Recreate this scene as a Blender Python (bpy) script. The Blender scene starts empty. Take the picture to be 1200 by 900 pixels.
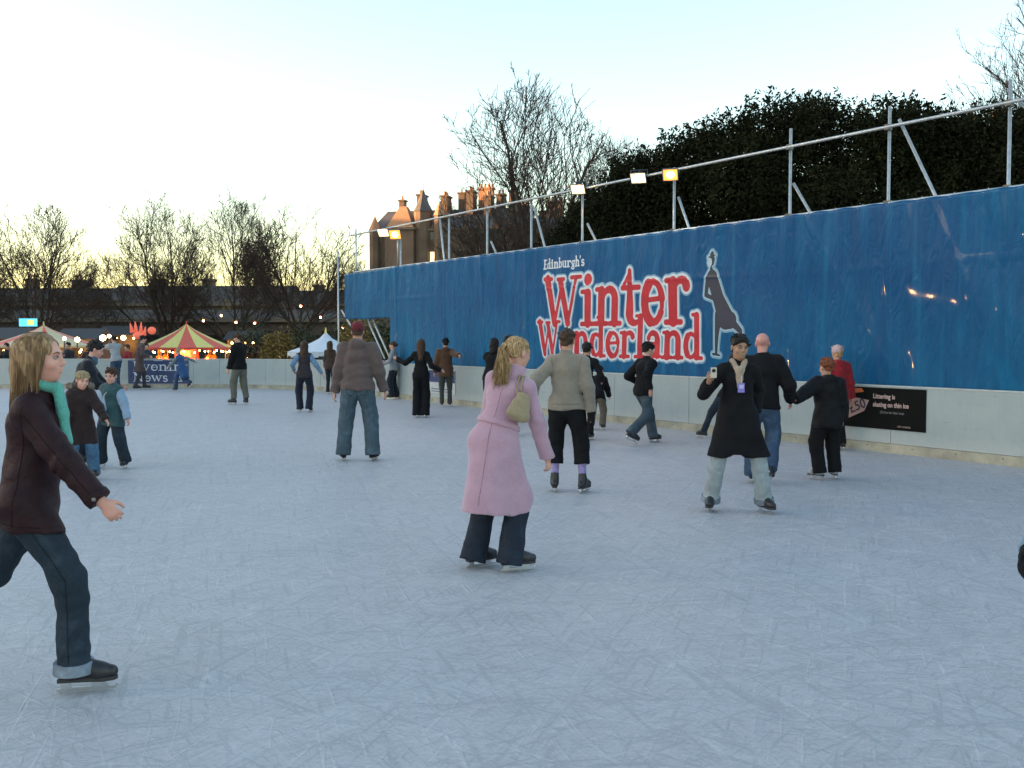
import bpy, bmesh, math, random
import numpy as np
from mathutils import Vector, Matrix, noise as mnoise
PI = math.pi
R = math.radians
rnd = random.Random(7)
SC = bpy.context.scene
COL = SC.collection

# ------------------------------------------------------------------ objects
def link(o, parent=None):
    COL.objects.link(o)
    if parent is not None: o.parent = parent
    return o
def mobj(name, V, F, mat=None, parent=None, smooth=False, loc=None):
    me = bpy.data.meshes.new(name)
    me.from_pydata([tuple(v) for v in V], [], [tuple(f) for f in F])
    if smooth: me.polygons.foreach_set('use_smooth', [True]*len(me.polygons))
    me.update()
    if mat: me.materials.append(mat)
    o = bpy.data.objects.new(name, me)
    if loc is not None: o.location = loc
    return link(o, parent)
def npobj(name, V, F, mat=None, parent=None, smooth=True):
    """fast mesh from numpy arrays; F is (n,4) or (n,3)"""
    me = bpy.data.meshes.new(name)
    k = F.shape[1]
    me.vertices.add(len(V)); me.vertices.foreach_set('co', np.ascontiguousarray(V, dtype=np.float32).ravel())
    me.loops.add(F.size); me.loops.foreach_set('vertex_index', np.ascontiguousarray(F, dtype=np.int32).ravel())
    me.polygons.add(len(F)); me.polygons.foreach_set('loop_start', np.arange(0, F.size, k, dtype=np.int32))
    me.polygons.foreach_set('use_smooth', np.full(len(F), smooth, dtype=bool))
    me.update(calc_edges=True); me.validate()
    if mat: me.materials.append(mat)
    o = bpy.data.objects.new(name, me)
    return link(o, parent)
def tag(o, label=None, cat=None, group=None, kind=None):
    if label: o['label'] = label
    if cat: o['category'] = cat
    if group: o['group'] = group
    if kind: o['kind'] = kind
    return o
def empty(name, loc=(0,0,0), rz=0.0, label=None, cat=None, group=None):
    o = bpy.data.objects.new(name, None)
    o.location = loc; o.rotation_euler = (0,0,rz); o.empty_display_size = .2
    link(o); return tag(o, label, cat, group)

class MB:
    """collects boxes, tubes, prisms into one mesh"""
    def __init__(s): s.V=[]; s.F=[]
    def add(s, V, F):
        n=len(s.V); s.V += [Vector(v) for v in V]; s.F += [tuple(i+n for i in f) for f in F]; return s
    def box(s, c, d, M=None):
        x,y,z=[k/2 for k in d]; c=Vector(c)
        vs=[Vector((a*x,b*y,e*z)) for e in(-1,1) for b in(-1,1) for a in(-1,1)]
        vs=[(M@v if M else v)+c for v in vs]
        return s.add(vs,[(0,2,3,1),(4,5,7,6),(0,1,5,4),(2,6,7,3),(0,4,6,2),(1,3,7,5)])
    def tube(s, pts, rad, n=8, caps=True):
        pts=[Vector(p) for p in pts]; m=len(pts)
        if not hasattr(rad,'__len__'): rad=[rad]*m
        base=len(s.V); ref=None
        for i,p in enumerate(pts):
            t=(pts[min(i+1,m-1)]-pts[max(i-1,0)])
            if t.length<1e-9: t=Vector((0,0,1))
            t.normalize()
            if ref is None:
                ref = t.cross(Vector((0,0,1)))
                if ref.length<.1: ref=t.cross(Vector((1,0,0)))
            u=(ref-t*ref.dot(t)); 
            if u.length<1e-6: u=t.orthogonal()
            u.normalize(); w=t.cross(u); ref=u
            for k in range(n):
                a=2*PI*k/n; s.V.append(p+(u*math.cos(a)+w*math.sin(a))*rad[i])
        for i in range(m-1):
            for k in range(n):
                a=base+i*n+k; b=base+i*n+(k+1)%n
                s.F.append((a,b,b+n,a+n))
        if caps:
            s.F.append(tuple(base+k for k in range(n))[::-1]); s.F.append(tuple(base+(m-1)*n+k for k in range(n)))
        return s
    def prism(s, poly, z0, z1, fn=None):
        """poly in xy extruded z0..z1; fn maps (x,y,z)->world"""
        n=len(poly); f=fn or (lambda x,y,z:(x,y,z))
        V=[f(x,y,z0) for x,y in poly]+[f(x,y,z1) for x,y in poly]
        F=[tuple(range(n))[::-1], tuple(range(n,2*n))]+[(i,(i+1)%n,n+(i+1)%n,n+i) for i in range(n)]
        return s.add(V,F)
    def sphere(s, c, r, nu=12, nv=8, sc=(1,1,1)):
        c=Vector(c); V=[c+Vector((0,0,-r*sc[2]))]
        for j in range(1,nv):
            th=-PI/2+PI*j/nv
            for i in range(nu):
                a=2*PI*i/nu; V.append(c+Vector((math.cos(a)*math.cos(th)*r*sc[0],math.sin(a)*math.cos(th)*r*sc[1],math.sin(th)*r*sc[2])))
        V.append(c+Vector((0,0,r*sc[2]))); F=[]
        for i in range(nu): F.append((0,1+(i+1)%nu,1+i))
        for j in range(nv-2):
            for i in range(nu):
                a=1+j*nu+i; b=1+j*nu+(i+1)%nu; F.append((a,b,b+nu,a+nu))
        l=1+(nv-2)*nu
        for i in range(nu): F.append((l+i,l+(i+1)%nu,len(V)-1))
        return s.add(V,F)
    def build(s, name, mat=None, parent=None, smooth=False): return mobj(name, s.V, s.F, mat, parent, smooth)

# ------------------------------------------------------------------ materials
MATS={}
def nodes(name):
    m=bpy.data.materials.new(name); m.use_nodes=True
    nt=m.node_tree; return m, nt, nt.nodes['Principled BSDF']
def N(nt, t, **kw):
    n=nt.nodes.new(t)
    for k,v in kw.items():
        if k.startswith('i_'):
            key=k[2:]; key=int(key) if key.isdigit() else key.replace('_',' ')
            n.inputs[key].default_value=v
        else: setattr(n,k,v)
    return n
def L(nt,a,b): nt.links.new(a,b)
def mixc(nt, fac, a, b, blend='MIX'):
    m=nt.nodes.new('ShaderNodeMix'); m.data_type='RGBA'; m.blend_type=blend
    for sock,v in ((m.inputs[0],fac),(m.inputs[6],a),(m.inputs[7],b)):
        if hasattr(v,'is_linked') : nt.links.new(v,sock)
        elif isinstance(v,(int,float)): sock.default_value=v
        else: sock.default_value=(*v[:3],1)
    return m.outputs[2]
def ramp(nt, fac, stops):
    r=nt.nodes.new('ShaderNodeValToRGB'); e=r.color_ramp.elements
    while len(e)<len(stops): e.new(.5)
    for i,(p,c) in enumerate(stops):
        e[i].position=p; e[i].color=(c,c,c,1) if isinstance(c,(int,float)) else (*c[:3],1)
    nt.links.new(fac,r.inputs[0]); return r.outputs[0]
def srgb(r,g,b):
    f=lambda c:(c/255/12.92) if c/255<=.04045 else ((c/255+.055)/1.055)**2.4
    return (f(r),f(g),f(b))
def cloth(name, col, rough=.85, var=.25, scale=9, bump=.25, weave=260, dark=None, stretch=(1,1,1), sheen=.15):
    """woven cloth: mottled colour, wrinkle bump and weave"""
    if name in MATS: return MATS[name]
    m,nt,b=nodes(name); tc=N(nt,'ShaderNodeTexCoord'); mp=N(nt,'ShaderNodeMapping'); mp.inputs['Scale'].default_value=stretch
    L(nt,tc.outputs['Object'],mp.inputs[0])
    n1=N(nt,'ShaderNodeTexNoise',i_Scale=scale,i_Detail=5.0,i_Roughness=.6,i_Distortion=.6); L(nt,mp.outputs[0],n1.inputs['Vector'])
    n2=N(nt,'ShaderNodeTexNoise',i_Scale=weave,i_Detail=2.0); L(nt,mp.outputs[0],n2.inputs['Vector'])
    d=dark or tuple(c*(1-var*1.6) for c in col); l=tuple(min(1,c*(1+var)) for c in col)
    c0=ramp(nt,n1.outputs[0],[(.3,d),(.7,l)])
    c1=mixc(nt,.35,c0,ramp(nt,n2.outputs[0],[(.35,tuple(x*.7 for x in col)),(.65,tuple(min(1,x*1.25) for x in col))]))
    L(nt,c1,b.inputs['Base Color']); b.inputs['Roughness'].default_value=rough
    b.inputs['Specular IOR Level'].default_value=.25
    b.inputs['Sheen Weight'].default_value=sheen; b.inputs['Sheen Roughness'].default_value=.5
    w=N(nt,'ShaderNodeTexNoise',i_Scale=scale*1.6,i_Detail=3.0,i_Distortion=1.2); L(nt,mp.outputs[0],w.inputs['Vector'])
    b1=N(nt,'ShaderNodeBump',i_Strength=bump,i_Distance=.03); L(nt,w.outputs[0],b1.inputs['Height'])
    b2=N(nt,'ShaderNodeBump',i_Strength=.15,i_Distance=.002); L(nt,n2.outputs[0],b2.inputs['Height']); L(nt,b1.outputs[0],b2.inputs['Normal'])
    L(nt,b2.outputs[0],b.inputs['Normal'])
    MATS[name]=m; return m
def denim(name, col):
    if name in MATS: return MATS[name]
    l=tuple(min(1,c*1.9+.008) for c in col)
    m,nt,b=nodes(name); tc=N(nt,'ShaderNodeTexCoord')
    n1=N(nt,'ShaderNodeTexNoise',i_Scale=5.0,i_Detail=6.0,i_Roughness=.65,i_Distortion=.8); L(nt,tc.outputs['Object'],n1.inputs['Vector'])
    n2=N(nt,'ShaderNodeTexNoise',i_Scale=320.0,i_Detail=2.0); L(nt,tc.outputs['Object'],n2.inputs['Vector'])
    c0=ramp(nt,n1.outputs[0],[(.32,tuple(c*.65 for c in col)),(.52,col),(.72,l)])
    L(nt,mixc(nt,.3,c0,ramp(nt,n2.outputs[0],[(.3,tuple(c*.5 for c in col)),(.7,l)])),b.inputs['Base Color'])
    b.inputs['Roughness'].default_value=.8; b.inputs['Specular IOR Level'].default_value=.25
    w=N(nt,'ShaderNodeTexNoise',i_Scale=14.0,i_Detail=3.0,i_Distortion=1.5); L(nt,tc.outputs['Object'],w.inputs['Vector'])
    b1=N(nt,'ShaderNodeBump',i_Strength=.3,i_Distance=.03); L(nt,w.outputs[0],b1.inputs['Height']); L(nt,b1.outputs[0],b.inputs['Normal'])
    MATS[name]=m; return m
def hairmat(name, col, l=None):
    if name in MATS: return MATS[name]
    m,nt,b=nodes(name); tc=N(nt,'ShaderNodeTexCoord'); mp=N(nt,'ShaderNodeMapping'); mp.inputs['Scale'].default_value=(1,1,.12)
    L(nt,tc.outputs['Object'],mp.inputs[0])
    n1=N(nt,'ShaderNodeTexNoise',i_Scale=90.0,i_Detail=4.0,i_Distortion=.3); L(nt,mp.outputs[0],n1.inputs['Vector'])
    L(nt,ramp(nt,n1.outputs[0],[(.3,tuple(c*.45 for c in col)),(.55,col),(.75,l or tuple(min(1,c*1.7) for c in col))]),b.inputs['Base Color'])
    b.inputs['Roughness'].default_value=.6; b.inputs['Specular IOR Level'].default_value=.3
    bm=N(nt,'ShaderNodeBump',i_Strength=.6,i_Distance=.01); L(nt,n1.outputs[0],bm.inputs['Height']); L(nt,bm.outputs[0],b.inputs['Normal'])
    MATS[name]=m; return m
def skinmat(name, col):
    if name in MATS: return MATS[name]
    m,nt,b=nodes(name); tc=N(nt,'ShaderNodeTexCoord')
    n1=N(nt,'ShaderNodeTexNoise',i_Scale=14.0,i_Detail=4.0); L(nt,tc.outputs['Object'],n1.inputs['Vector'])
    L(nt,ramp(nt,n1.outputs[0],[(.35,(col[0]*.92,col[1]*.8,col[2]*.78)),(.65,col)]),b.inputs['Base Color'])
    b.inputs['Roughness'].default_value=.5; b.inputs['Subsurface Weight'].default_value=.08; b.inputs['Subsurface Radius'].default_value=(.02,.008,.004)
    MATS[name]=m; return m
def plain(name, col, rough=.6, metal=0.0, var=.12, scale=6, bump=.0, coat=0.0, spec=.5):
    if name in MATS: return MATS[name]
    m,nt,b=nodes(name); tc=N(nt,'ShaderNodeTexCoord')
    n1=N(nt,'ShaderNodeTexNoise',i_Scale=float(scale),i_Detail=6.0,i_Roughness=.6); L(nt,tc.outputs['Object'],n1.inputs['Vector'])
    L(nt,ramp(nt,n1.outputs[0],[(.3,tuple(c*(1-var) for c in col)),(.7,tuple(min(1,c*(1+var)) for c in col))]),b.inputs['Base Color'])
    b.inputs['Roughness'].default_value=rough; b.inputs['Metallic'].default_value=metal; b.inputs['Coat Weight'].default_value=coat
    b.inputs['Specular IOR Level'].default_value=spec
    if bump:
        bm=N(nt,'ShaderNodeBump',i_Strength=bump,i_Distance=.02); L(nt,n1.outputs[0],bm.inputs['Height']); L(nt,bm.outputs[0],b.inputs['Normal'])
    MATS[name]=m; return m
def glow(name, col, s):
    if name in MATS: return MATS[name]
    m,nt,b=nodes(name); b.inputs['Base Color'].default_value=(*col,1); b.inputs['Emission Color'].default_value=(*col,1); b.inputs['Emission Strength'].default_value=s
    MATS[name]=m; return m

# ------------------------------------------------------------------ signed distance modelling
def nv(v): return np.array(v, dtype=np.float64)
def smin(a,b,k):
    if k<=0: return np.minimum(a,b)
    h=np.clip(.5+.5*(b-a)/k,0,1); return b*(1-h)+a*h-k*h*(1-h)
class Sdf:
    def __init__(s): s.P=[]; s.lo=nv([9e9]*3); s.hi=-s.lo; s.post=[]
    def _put(s, f, lo, hi, k, op):
        lo=nv(lo); hi=nv(hi)
        if op=='add': s.lo=np.minimum(s.lo,lo); s.hi=np.maximum(s.hi,hi)
        s.P.append((f,lo,hi,k,op)); return s
    def cone(s, a, b, ra, rb, k=.02, u=None, us=1.0, cuts=(), op='add'):
        """tapered capsule; u,us: stretch of the cross-section along the unit direction u; cuts: (point, normal) keep the side against the normal"""
        a=nv(a); b=nv(b); ab=b-a; l2=max(float(ab@ab),1e-12)
        if u is not None: u=nv(u); u=u/np.linalg.norm(u)
        def f(p):
            ap=p-a; t=np.clip((ap@ab)/l2,0,1)[...,None]; q=ap-ab*t; r=(ra+(rb-ra)*t[...,0])
            if u is not None:
                c=(q@u)[...,None]; q=q-u*c*(1-1/us)
            d=np.sqrt((q*q).sum(-1))-r
            for cp,cn in cuts: d=np.maximum(d,(p-nv(cp))@nv(cn))
            return d
        m=max(ra,rb)*max(1,us)
        return s._put(f,np.minimum(a,b)-m,np.maximum(a,b)+m,k,op)
    def ell(s, c, r, M=None, k=.02, cuts=(), op='add'):
        c=nv(c); r=nv(r); M=nv(M) if M is not None else np.eye(3)   # columns = local axes
        def f(p):
            q=((p-c)@M)/r; n=np.sqrt((q*q).sum(-1)); n2=np.sqrt(((q/r)**2).sum(-1))+1e-9
            d=n*(n-1)/n2
            for cp,cn in cuts: d=np.maximum(d,(p-nv(cp))@nv(cn))
            return d
        m=float(r.max()); return s._put(f,c-m,c+m,k,op)
    def chain(s, pts, rx, ry, X, Y, k=.02, cuts=(), op='add'):
        """loft through pts with elliptic sections rx along X, ry along Y"""
        pts=nv(pts); X=nv(X); Y=nv(Y); n=len(pts)
        rx=np.interp(np.arange(n),np.arange(len(rx)),rx) if len(rx)!=n else nv(rx); ry=np.interp(np.arange(n),np.arange(len(ry)),ry) if len(ry)!=n else nv(ry)
        seg=[(pts[i],pts[i+1]-pts[i]) for i in range(n-1)]
        def f(p):
            best=None
            for i,(a,ab) in enumerate(seg):
                t=(p-a)@ab/(ab@ab)
                tc=np.clip(t,0,1)[...,None]; q=p-a-ab*tc
                t1=tc[...,0]; t1=t1*t1*(3-2*t1)
                x=rx[i]+(rx[i+1]-rx[i])*t1; y=ry[i]+(ry[i+1]-ry[i])*t1
                qx=q@X; qy=q@Y; qz2=np.maximum((q*q).sum(-1)-qx**2-qy**2,0)
                m=np.minimum(x,y); nn=np.sqrt((qx/x)**2+(qy/y)**2+qz2/m**2)
                d=(nn-1)*m
                best=d if best is None else np.minimum(best,d)
            for cp,cn in cuts: best=np.maximum(best,(p-nv(cp))@nv(cn))
            return best
        m=max(rx.max(),ry.max()); return s._put(f,pts.min(0)-m,pts.max(0)+m,k,op)
    def mesh(s, h, post=None):
        lo=s.lo-3*h; hi=s.hi+3*h
        n=np.ceil((hi-lo)/h).astype(int)+1
        f=np.full(n,1.0)
        ax=[lo[i]+h*np.arange(n[i]) for i in range(3)]
        for fn,a,b,k,op in s.P:
            m=k+3*h
            i0=np.clip(np.floor((a-m-lo)/h).astype(int),0,n); i1=np.clip(np.ceil((b+m-lo)/h).astype(int)+1,0,n)
            if (i1<=i0).any(): continue
            g=np.stack(np.meshgrid(ax[0][i0[0]:i1[0]],ax[1][i0[1]:i1[1]],ax[2][i0[2]:i1[2]],indexing='ij'),-1)
            d=fn(g); sl=(slice(i0[0],i1[0]),slice(i0[1],i1[1]),slice(i0[2],i1[2]))
            if op=='add': f[sl]=smin(f[sl],d,k)
            else: f[sl]=-smin(-f[sl],d,k)
        if post is not None:
            near=np.argwhere(np.abs(f)<4*h)
            p=lo+near*h
            f[near[:,0],near[:,1],near[:,2]]+=post(p)
        f[0]=f[-1]=1; f[:,0]=f[:,-1]=1; f[:,:,0]=f[:,:,-1]=1
        return surf_nets(f,lo,h)
def surf_nets(f, org, h):
    nx,ny,nz=f.shape; cn=(nx-1,ny-1,nz-1)
    acc=np.zeros(cn+(3,)); cnt=np.zeros(cn); edges=[]
    for a in range(3):
        s0=[slice(None)]*3; s1=[slice(None)]*3; s0[a]=slice(0,-1); s1[a]=slice(1,None)
        A=f[tuple(s0)]; B=f[tuple(s1)]
        idx=np.argwhere((A<0)!=(B<0)); va=A[idx[:,0],idx[:,1],idx[:,2]]; vb=B[idx[:,0],idx[:,1],idx[:,2]]
        t=va/(va-vb); pos=idx.astype(float); pos[:,a]+=t
        b,c=(a+1)%3,(a+2)%3
        edges.append((idx,va<0,a,b,c))
        for db in (0,1):
            for dc in (0,1):
                ci=idx.copy(); ci[:,b]-=db; ci[:,c]-=dc
                fl=np.ravel_multi_index((ci[:,0],ci[:,1],ci[:,2]),cn,mode='clip')
                cnt.ravel()[:]+=np.bincount(fl,minlength=cnt.size)
                A2=acc.reshape(-1,3)
                for q in range(3): A2[:,q]+=np.bincount(fl,weights=pos[:,q],minlength=cnt.size)
    used=cnt>0; ids=np.full(cn,-1,dtype=np.int64); ids[used]=np.arange(used.sum())
    V=acc[used]/cnt[used][:,None]*h+org
    Fs=[]
    for idx,neg,a,b,c in edges:
        def cell(db,dc):
            ci=idx.copy(); ci[:,b]-=db; ci[:,c]-=dc; return ids[ci[:,0],ci[:,1],ci[:,2]]
        q=np.stack([cell(1,1),cell(0,1),cell(0,0),cell(1,0)],1)
        q[~neg]=q[~neg][:,::-1]
        Fs.append(q)
    return V, np.concatenate(Fs)
def folds(amp, seed, zs=1.0, fr=1.0):
    """irregular cloth folds as a displacement of the distance field"""
    g=np.random.default_rng(seed); K=g.normal(size=(7,3))*nv([14,14,26*zs])*fr; Ph=g.uniform(0,6.28,7); W=g.normal(size=(7,3))*7; Pw=g.uniform(0,6.28,7)
    def f(p):
        o=0
        for i in range(7):
            s=np.sin(.5*(p@K[i]+Ph[i]+1.3*np.sin(p@W[i]+Pw[i]))) if i%2 else None
            o=o+(1.6*np.abs(s)-1.0 if i%2 else .8*np.sin(p@K[i]+Ph[i]+1.3*np.sin(p@W[i]+Pw[i])))
        return o*amp/2.8
    return f
# ------------------------------------------------------------------ people
SKIN=srgb(205,160,140)
STEEL=None
def unit(v):
    v=nv(v); return v/max(np.linalg.norm(v),1e-9)
def rotm(yaw=0,pitch=0,roll=0):
    """head/torso frame; yaw>0 turns left, pitch>0 looks down, roll>0 tips towards the right"""
    return nv((Matrix.Rotation(R(yaw),3,'Z')@Matrix.Rotation(R(-pitch),3,'X')@Matrix.Rotation(R(roll),3,'Y')))
def ik(a, t, l1, l2, pole):
    a=nv(a); t=nv(t); d=t-a; D=np.linalg.norm(d); mx=(l1+l2)*.998
    if D>mx: t=a+d/D*mx; d=t-a; D=mx
    D=max(D,abs(l1-l2)*1.02+1e-4)
    c=(l1*l1+D*D-l2*l2)/(2*D); hgt=math.sqrt(max(l1*l1-c*c,0)); u=unit(d); p=nv(pole); p=p-u*(p@u); p=unit(p)
    return a+u*c+p*hgt, t

def hand(S, w, d, nrm, s, curl=.4, rf=.0085, spread=.12, thumb=1):
    """palm and five unequal bent fingers; w wrist, d direction, nrm palm normal, thumb=+1/-1 side"""
    d=unit(d); nrm=unit(nv(nrm)-d*(nv(nrm)@d)); side=np.cross(d,nrm)*thumb
    pc=w+d*.045*s
    S.cone(w-d*.02*s,pc+d*.03*s,.024*s,.030*s,.012,u=nrm,us=.62)
    Ls=(.068,.078,.073,.056); 
    for i in range(4):
        o=(i-1.5)*.0185; b=w+d*(.078-.004*abs(i-1))*s-side*o*s
        dd=unit(d-side*o*spread*10+nrm*curl*.5); l=Ls[i]*s
        m=b+dd*l*.45; d2=unit(dd*(1-curl*.6)+nrm*curl*1.1); e=m+d2*l*.33; d3=unit(d2*(1-curl*.7)+nrm*curl*1.1-d*curl*.3); g=e+d3*l*.24
        S.cone(b-d*.02*s,m,rf*s*1.08,rf*s,.006); S.cone(m,e,rf*s,rf*s*.92,.004); S.cone(e,g,rf*s*.92,rf*s*.75,.004)
    b=w+d*.025*s+side*.022*s; m=b+unit(d*.6+side*.8+nrm*.3)*.035*s; e=m+unit(d*.9+side*.25+nrm*(.2+curl*.5))*.032*s; g=e+unit(d+nrm*(curl*.8))*.02*s
    S.cone(b,m,.014*s,rf*1.25*s,.012); S.cone(m,e,rf*1.2*s,rf*1.1*s,.005); S.cone(e,g,rf*1.1*s,rf*.85*s,.004)

class P:
    """a person: pose solved from foot and hand targets, then body, clothes, hair and skates as meshes"""
    def __init__(s, label, px, d, H, face=0, lean=4, roll=0, pelvis=None, feet=None, hands=(None,None), head=(0,0,0), twist=0,
                 skin=SKIN, build=1.0, female=False, h=.011, hc=.015, X=None, group='skaters on the ice rink', cat='person', z=0.0, curl=.45, elbow=(None,None), bend=.985, armup=None, child=False):
        s.H=H; s.h=h; s.hc=hc; s.female=female; s.bd=build; s.seed=abs(hash_(label))%9999
        x=(px-600)/1200*d if X is None else X
        s.root=empty('person',(x,d,z),R(face),label,cat,group)
        Hb=H-.055; s.Hb=Hb; k=Hb/1.72; s.k=k
        s.hs=(.115+.063*H)/.225 if child else (.10+.072*H)/.225
        wS=(.198 if not female else .178)*k/1.0*(.93 if child else 1)*build; s.wS=wS
        fr=feet or ((-.10,0),(.10,0)); F=[]
        for i,f in enumerate(fr):
            f=tuple(f)+(0,0,0,0)[len(f)-2:] if len(f)<6 else f     # x,y,lift,yaw,pitch
            F.append(f)
        s.F=F
        # ankles
        s.ank=[]; s.fdir=[]
        for f in F:
            M=rotm(f[3],f[4]); fd=M[:,1]; up=M[:,2]
            a=nv([f[0],f[1],f[2]+.055])+up*.085*k-fd*.045*k
            if f[4]>20: a=a+nv([0,0,.10*k*math.sin(R(f[4]))])
            s.ank.append(a); s.fdir.append((fd,up,M[:,0]))
        mid=(s.ank[0]+s.ank[1])/2
        px_,py_=(mid[0],mid[1]) if pelvis is None else pelvis
        L1=.245*Hb; L2=.243*Hb
        tw=R(twist); T=rotm(twist,lean,roll); s.T=T
        pz=.525*Hb+.055
        for i,a in enumerate(s.ank):
            hx=px_+(-1 if i==0 else 1)*.050*Hb
            rem=((L1+L2)*bend)**2-(hx-a[0])**2-(py_-a[1])**2
            if F[i][2]<.08: pz=min(pz, a[2]+math.sqrt(max(rem,.01))+.0)
        s.pel=nv([px_,py_,pz]); s.hip=[s.pel+nv([sg*.050*Hb,0,0]) for sg in(-1,1)]
        s.knee=[]
        for i in range(2):
            pole=s.fdir[i][0]*1.0+nv([(-.12,.12)[i],.3,0])
            kn,an=ik(s.hip[i],s.ank[i],L1,L2,pole); s.knee.append(kn); s.ank[i]=an
        up=T[:,2]; s.up=up; s.Rt=T[:,0]; s.Fw=T[:,1]
        s.sp=[s.pel+up*t*Hb for t in (0,.08,.15,.22,.272,.305)]
        s.sp[0]=s.pel
        s.sho=[s.pel+up*.262*Hb+T[:,0]*sg*(wS-.042*k) for sg in(-1,1)]
        s.neck=s.pel+up*.300*Hb
        A1=.172*Hb; A2=.150*Hb; s.elb=[]; s.wri=[]
        for i in range(2):
            sg=(-1,1)[i]; t=hands[i]
            if t is None: t=s.sho[i]+nv([sg*.07*k,.03*k,-(A1+A2)*.985])
            elif len(t)==4: t=s.W2L(t[:3])
            pole=elbow[i] if elbow[i] is not None else nv([sg*.5,-1,-.25])
            e,w=ik(s.sho[i],t,A1,A2,pole); s.elb.append(e); s.wri.append(w)
        Hm=rotm(head[0]+twist*.6,head[1],head[2]); s.Hm=Hm
        hu=unit(up*.75+Hm[:,2]*.5); s.hc_=s.neck+hu*(.040*Hb)+Hm@nv([0,.012,.098])*s.hs
        s.skin=skin; s.curl=curl; s.gl=[None,None]; s.palm=[None,None]
    def W2L(s,w):
        M=Matrix.Rotation(-s.root.rotation_euler[2],3,'Z'); return nv(M@(Vector(w)-Vector(s.root.location)))
    def hp(s,x,y,z): return s.hc_+s.Hm@(nv([x,y,z])*s.hs)
    def body(s, handstyle=(1,1)):
        S=Sdf(); k=s.k; Hb=s.Hb; X,Y=s.Rt,s.Fw
        b=s.bd
        S.chain(s.sp[:5],[.125*k*b,.12*k*b,.115*k*b,.135*k*b,.115*k*b],[.085*k*b]*3+[.09*k*b,.06*k],X,Y,.03)
        for i in(0,1):
            S.cone(s.sp[4],s.sho[i],.05*k,.042*k,.03)
            S.cone(s.sho[i],s.elb[i],.040*k,.032*k,.02); S.cone(s.elb[i],s.wri[i],.032*k,.024*k,.015)
            S.cone(s.hip[i],s.knee[i],.07*k,.045*k,.03); S.cone(s.knee[i],s.ank[i],.043*k,.032*k,.02)
            fd,up,_=s.fdir[i]; S.cone(s.ank[i],s.ank[i]+fd*.09*k-up*.05*k,.03*k,.026*k,.02)
            d=unit(s.wri[i]-s.elb[i]); 
            n=s.palm[i] if s.palm[i] is not None else nv([(1,-1)[i],0.15,0])
            c=s.curl if not isinstance(s.curl,tuple) else s.curl[i]
            if s.gl[i] is None: hand(S,s.wri[i],d,n,.93*k,c,max(.0085,s.h*.9),thumb=(-1,1)[i]*(1))
        S.cone(s.neck-s.up*.03,s.hc_-s.Hm[:,2]*.05*s.hs,.054*k,.050*s.hs,.02)
        hs=s.hs; M=s.Hm
        e=lambda c,r,k_=.02,op='add':S.ell(s.hp(*c),nv(r)*hs,M,k_*hs,(),op)
        e((0,-.012,.035),(.074,.095,.080)); e((0,.022,-.030),(.059,.070,.080),.03); e((0,.055,-.086),(.024,.022,.018),.03)
        e((0,.080,.022),(.046,.012,.012),.02)
        for sg in(-1,1):
            e((sg*.036,.062,-.030),(.020,.020,.020),.02)
            e((sg*.031,.100,.002),(.015,.0125,.009),.014,'sub')
            e((sg*.076,-.005,-.008),(.009,.019,.031),.006)
        S.cone(s.hp(0,.088,.010),s.hp(0,.1065,-.027),.007*hs,.0105*hs,.012*hs)
        e((.008,.100,-.033),(.007,.009,.006),.006); e((-.008,.100,-.033),(.007,.009,.006),.006)
        e((0,.086,-.053),(.021,.010,.0055),.010); e((0,.085,-.063),(.018,.010,.006),.010)
        V,F=S.mesh(s.h); o=npobj('body',V,F,skinmat('skin_%d'%(int(sum(s.skin)*1000)),s.skin),s.root); return o
    def facebits(s, brow, lips=srgb(160,105,98)):
        hs=s.hs
        for sg in(-1,1):
            m=MB(); m.sphere(s.hp(sg*.031,.0795,.003),.0125*hs,12,8)
            e=m.build('eye',plain('eye_white',(.34,.30,.28),.3),s.root,True)
            m=MB(); m.sphere(s.hp(sg*.031,.0855,.002),.0074*hs,10,6); m.build('iris',plain('iris_dark',(.03,.02,.015),.15),e,True)
            m=MB(); m.tube([s.hp(sg*.014,.096,.021),s.hp(sg*.032,.094,.026),s.hp(sg*.050,.082,.020)],[.0028*hs,.0034*hs,.0018*hs],6); m.build('eyebrow',brow,s.root,True)
            m=MB(); m.tube([s.hp(sg*.016,.0900,.0040),s.hp(sg*.024,.0930,.0095),s.hp(sg*.036,.0930,.0100),s.hp(sg*.047,.0840,.0040)],[.0022*hs,.0036*hs,.0036*hs,.002*hs],6); m.build('eyelid',plain('lid_%d'%int(sum(s.skin)*1000),tuple(c*.45 for c in s.skin),.5),s.root,True)
        m=MB(); m.sphere(s.hp(0,.0880,-.0535),1,14,8,(.0195*hs,.0070*hs,.0040*hs)); m.sphere(s.hp(0,.0868,-.0620),1,14,8,(.016*hs,.0076*hs,.0046*hs))
        m.build('lips',plain('lips',lips,.4),s.root,True)
    # ---------------- clothes
    def trousers(s, mat, r=(.098,.076,.062,.066), hem=.02, crop=0.0, name='trousers', folds_=.004, cuff=None):
        """r: thigh, above knee, below knee, hem radii; hem: height of the hem above the boot sole plane"""
        S=Sdf(); k=s.k*s.bd; hems=[]
        r=[a*k*.96 for a in r]; s.tr=(r[0],r[1])
        S.chain([s.pel+s.up*.07*s.Hb,s.pel,s.pel-nv([0,0,.035*s.Hb])],[.135*k*1.03,.155*k if s.female else .148*k,.12*k],[.098*k,.112*k,.09*k],s.Rt,unit(np.cross(nv([0,0,1]),s.Rt)),.03,cuts=[(s.pel+s.up*.10*s.Hb,s.up)])
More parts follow.
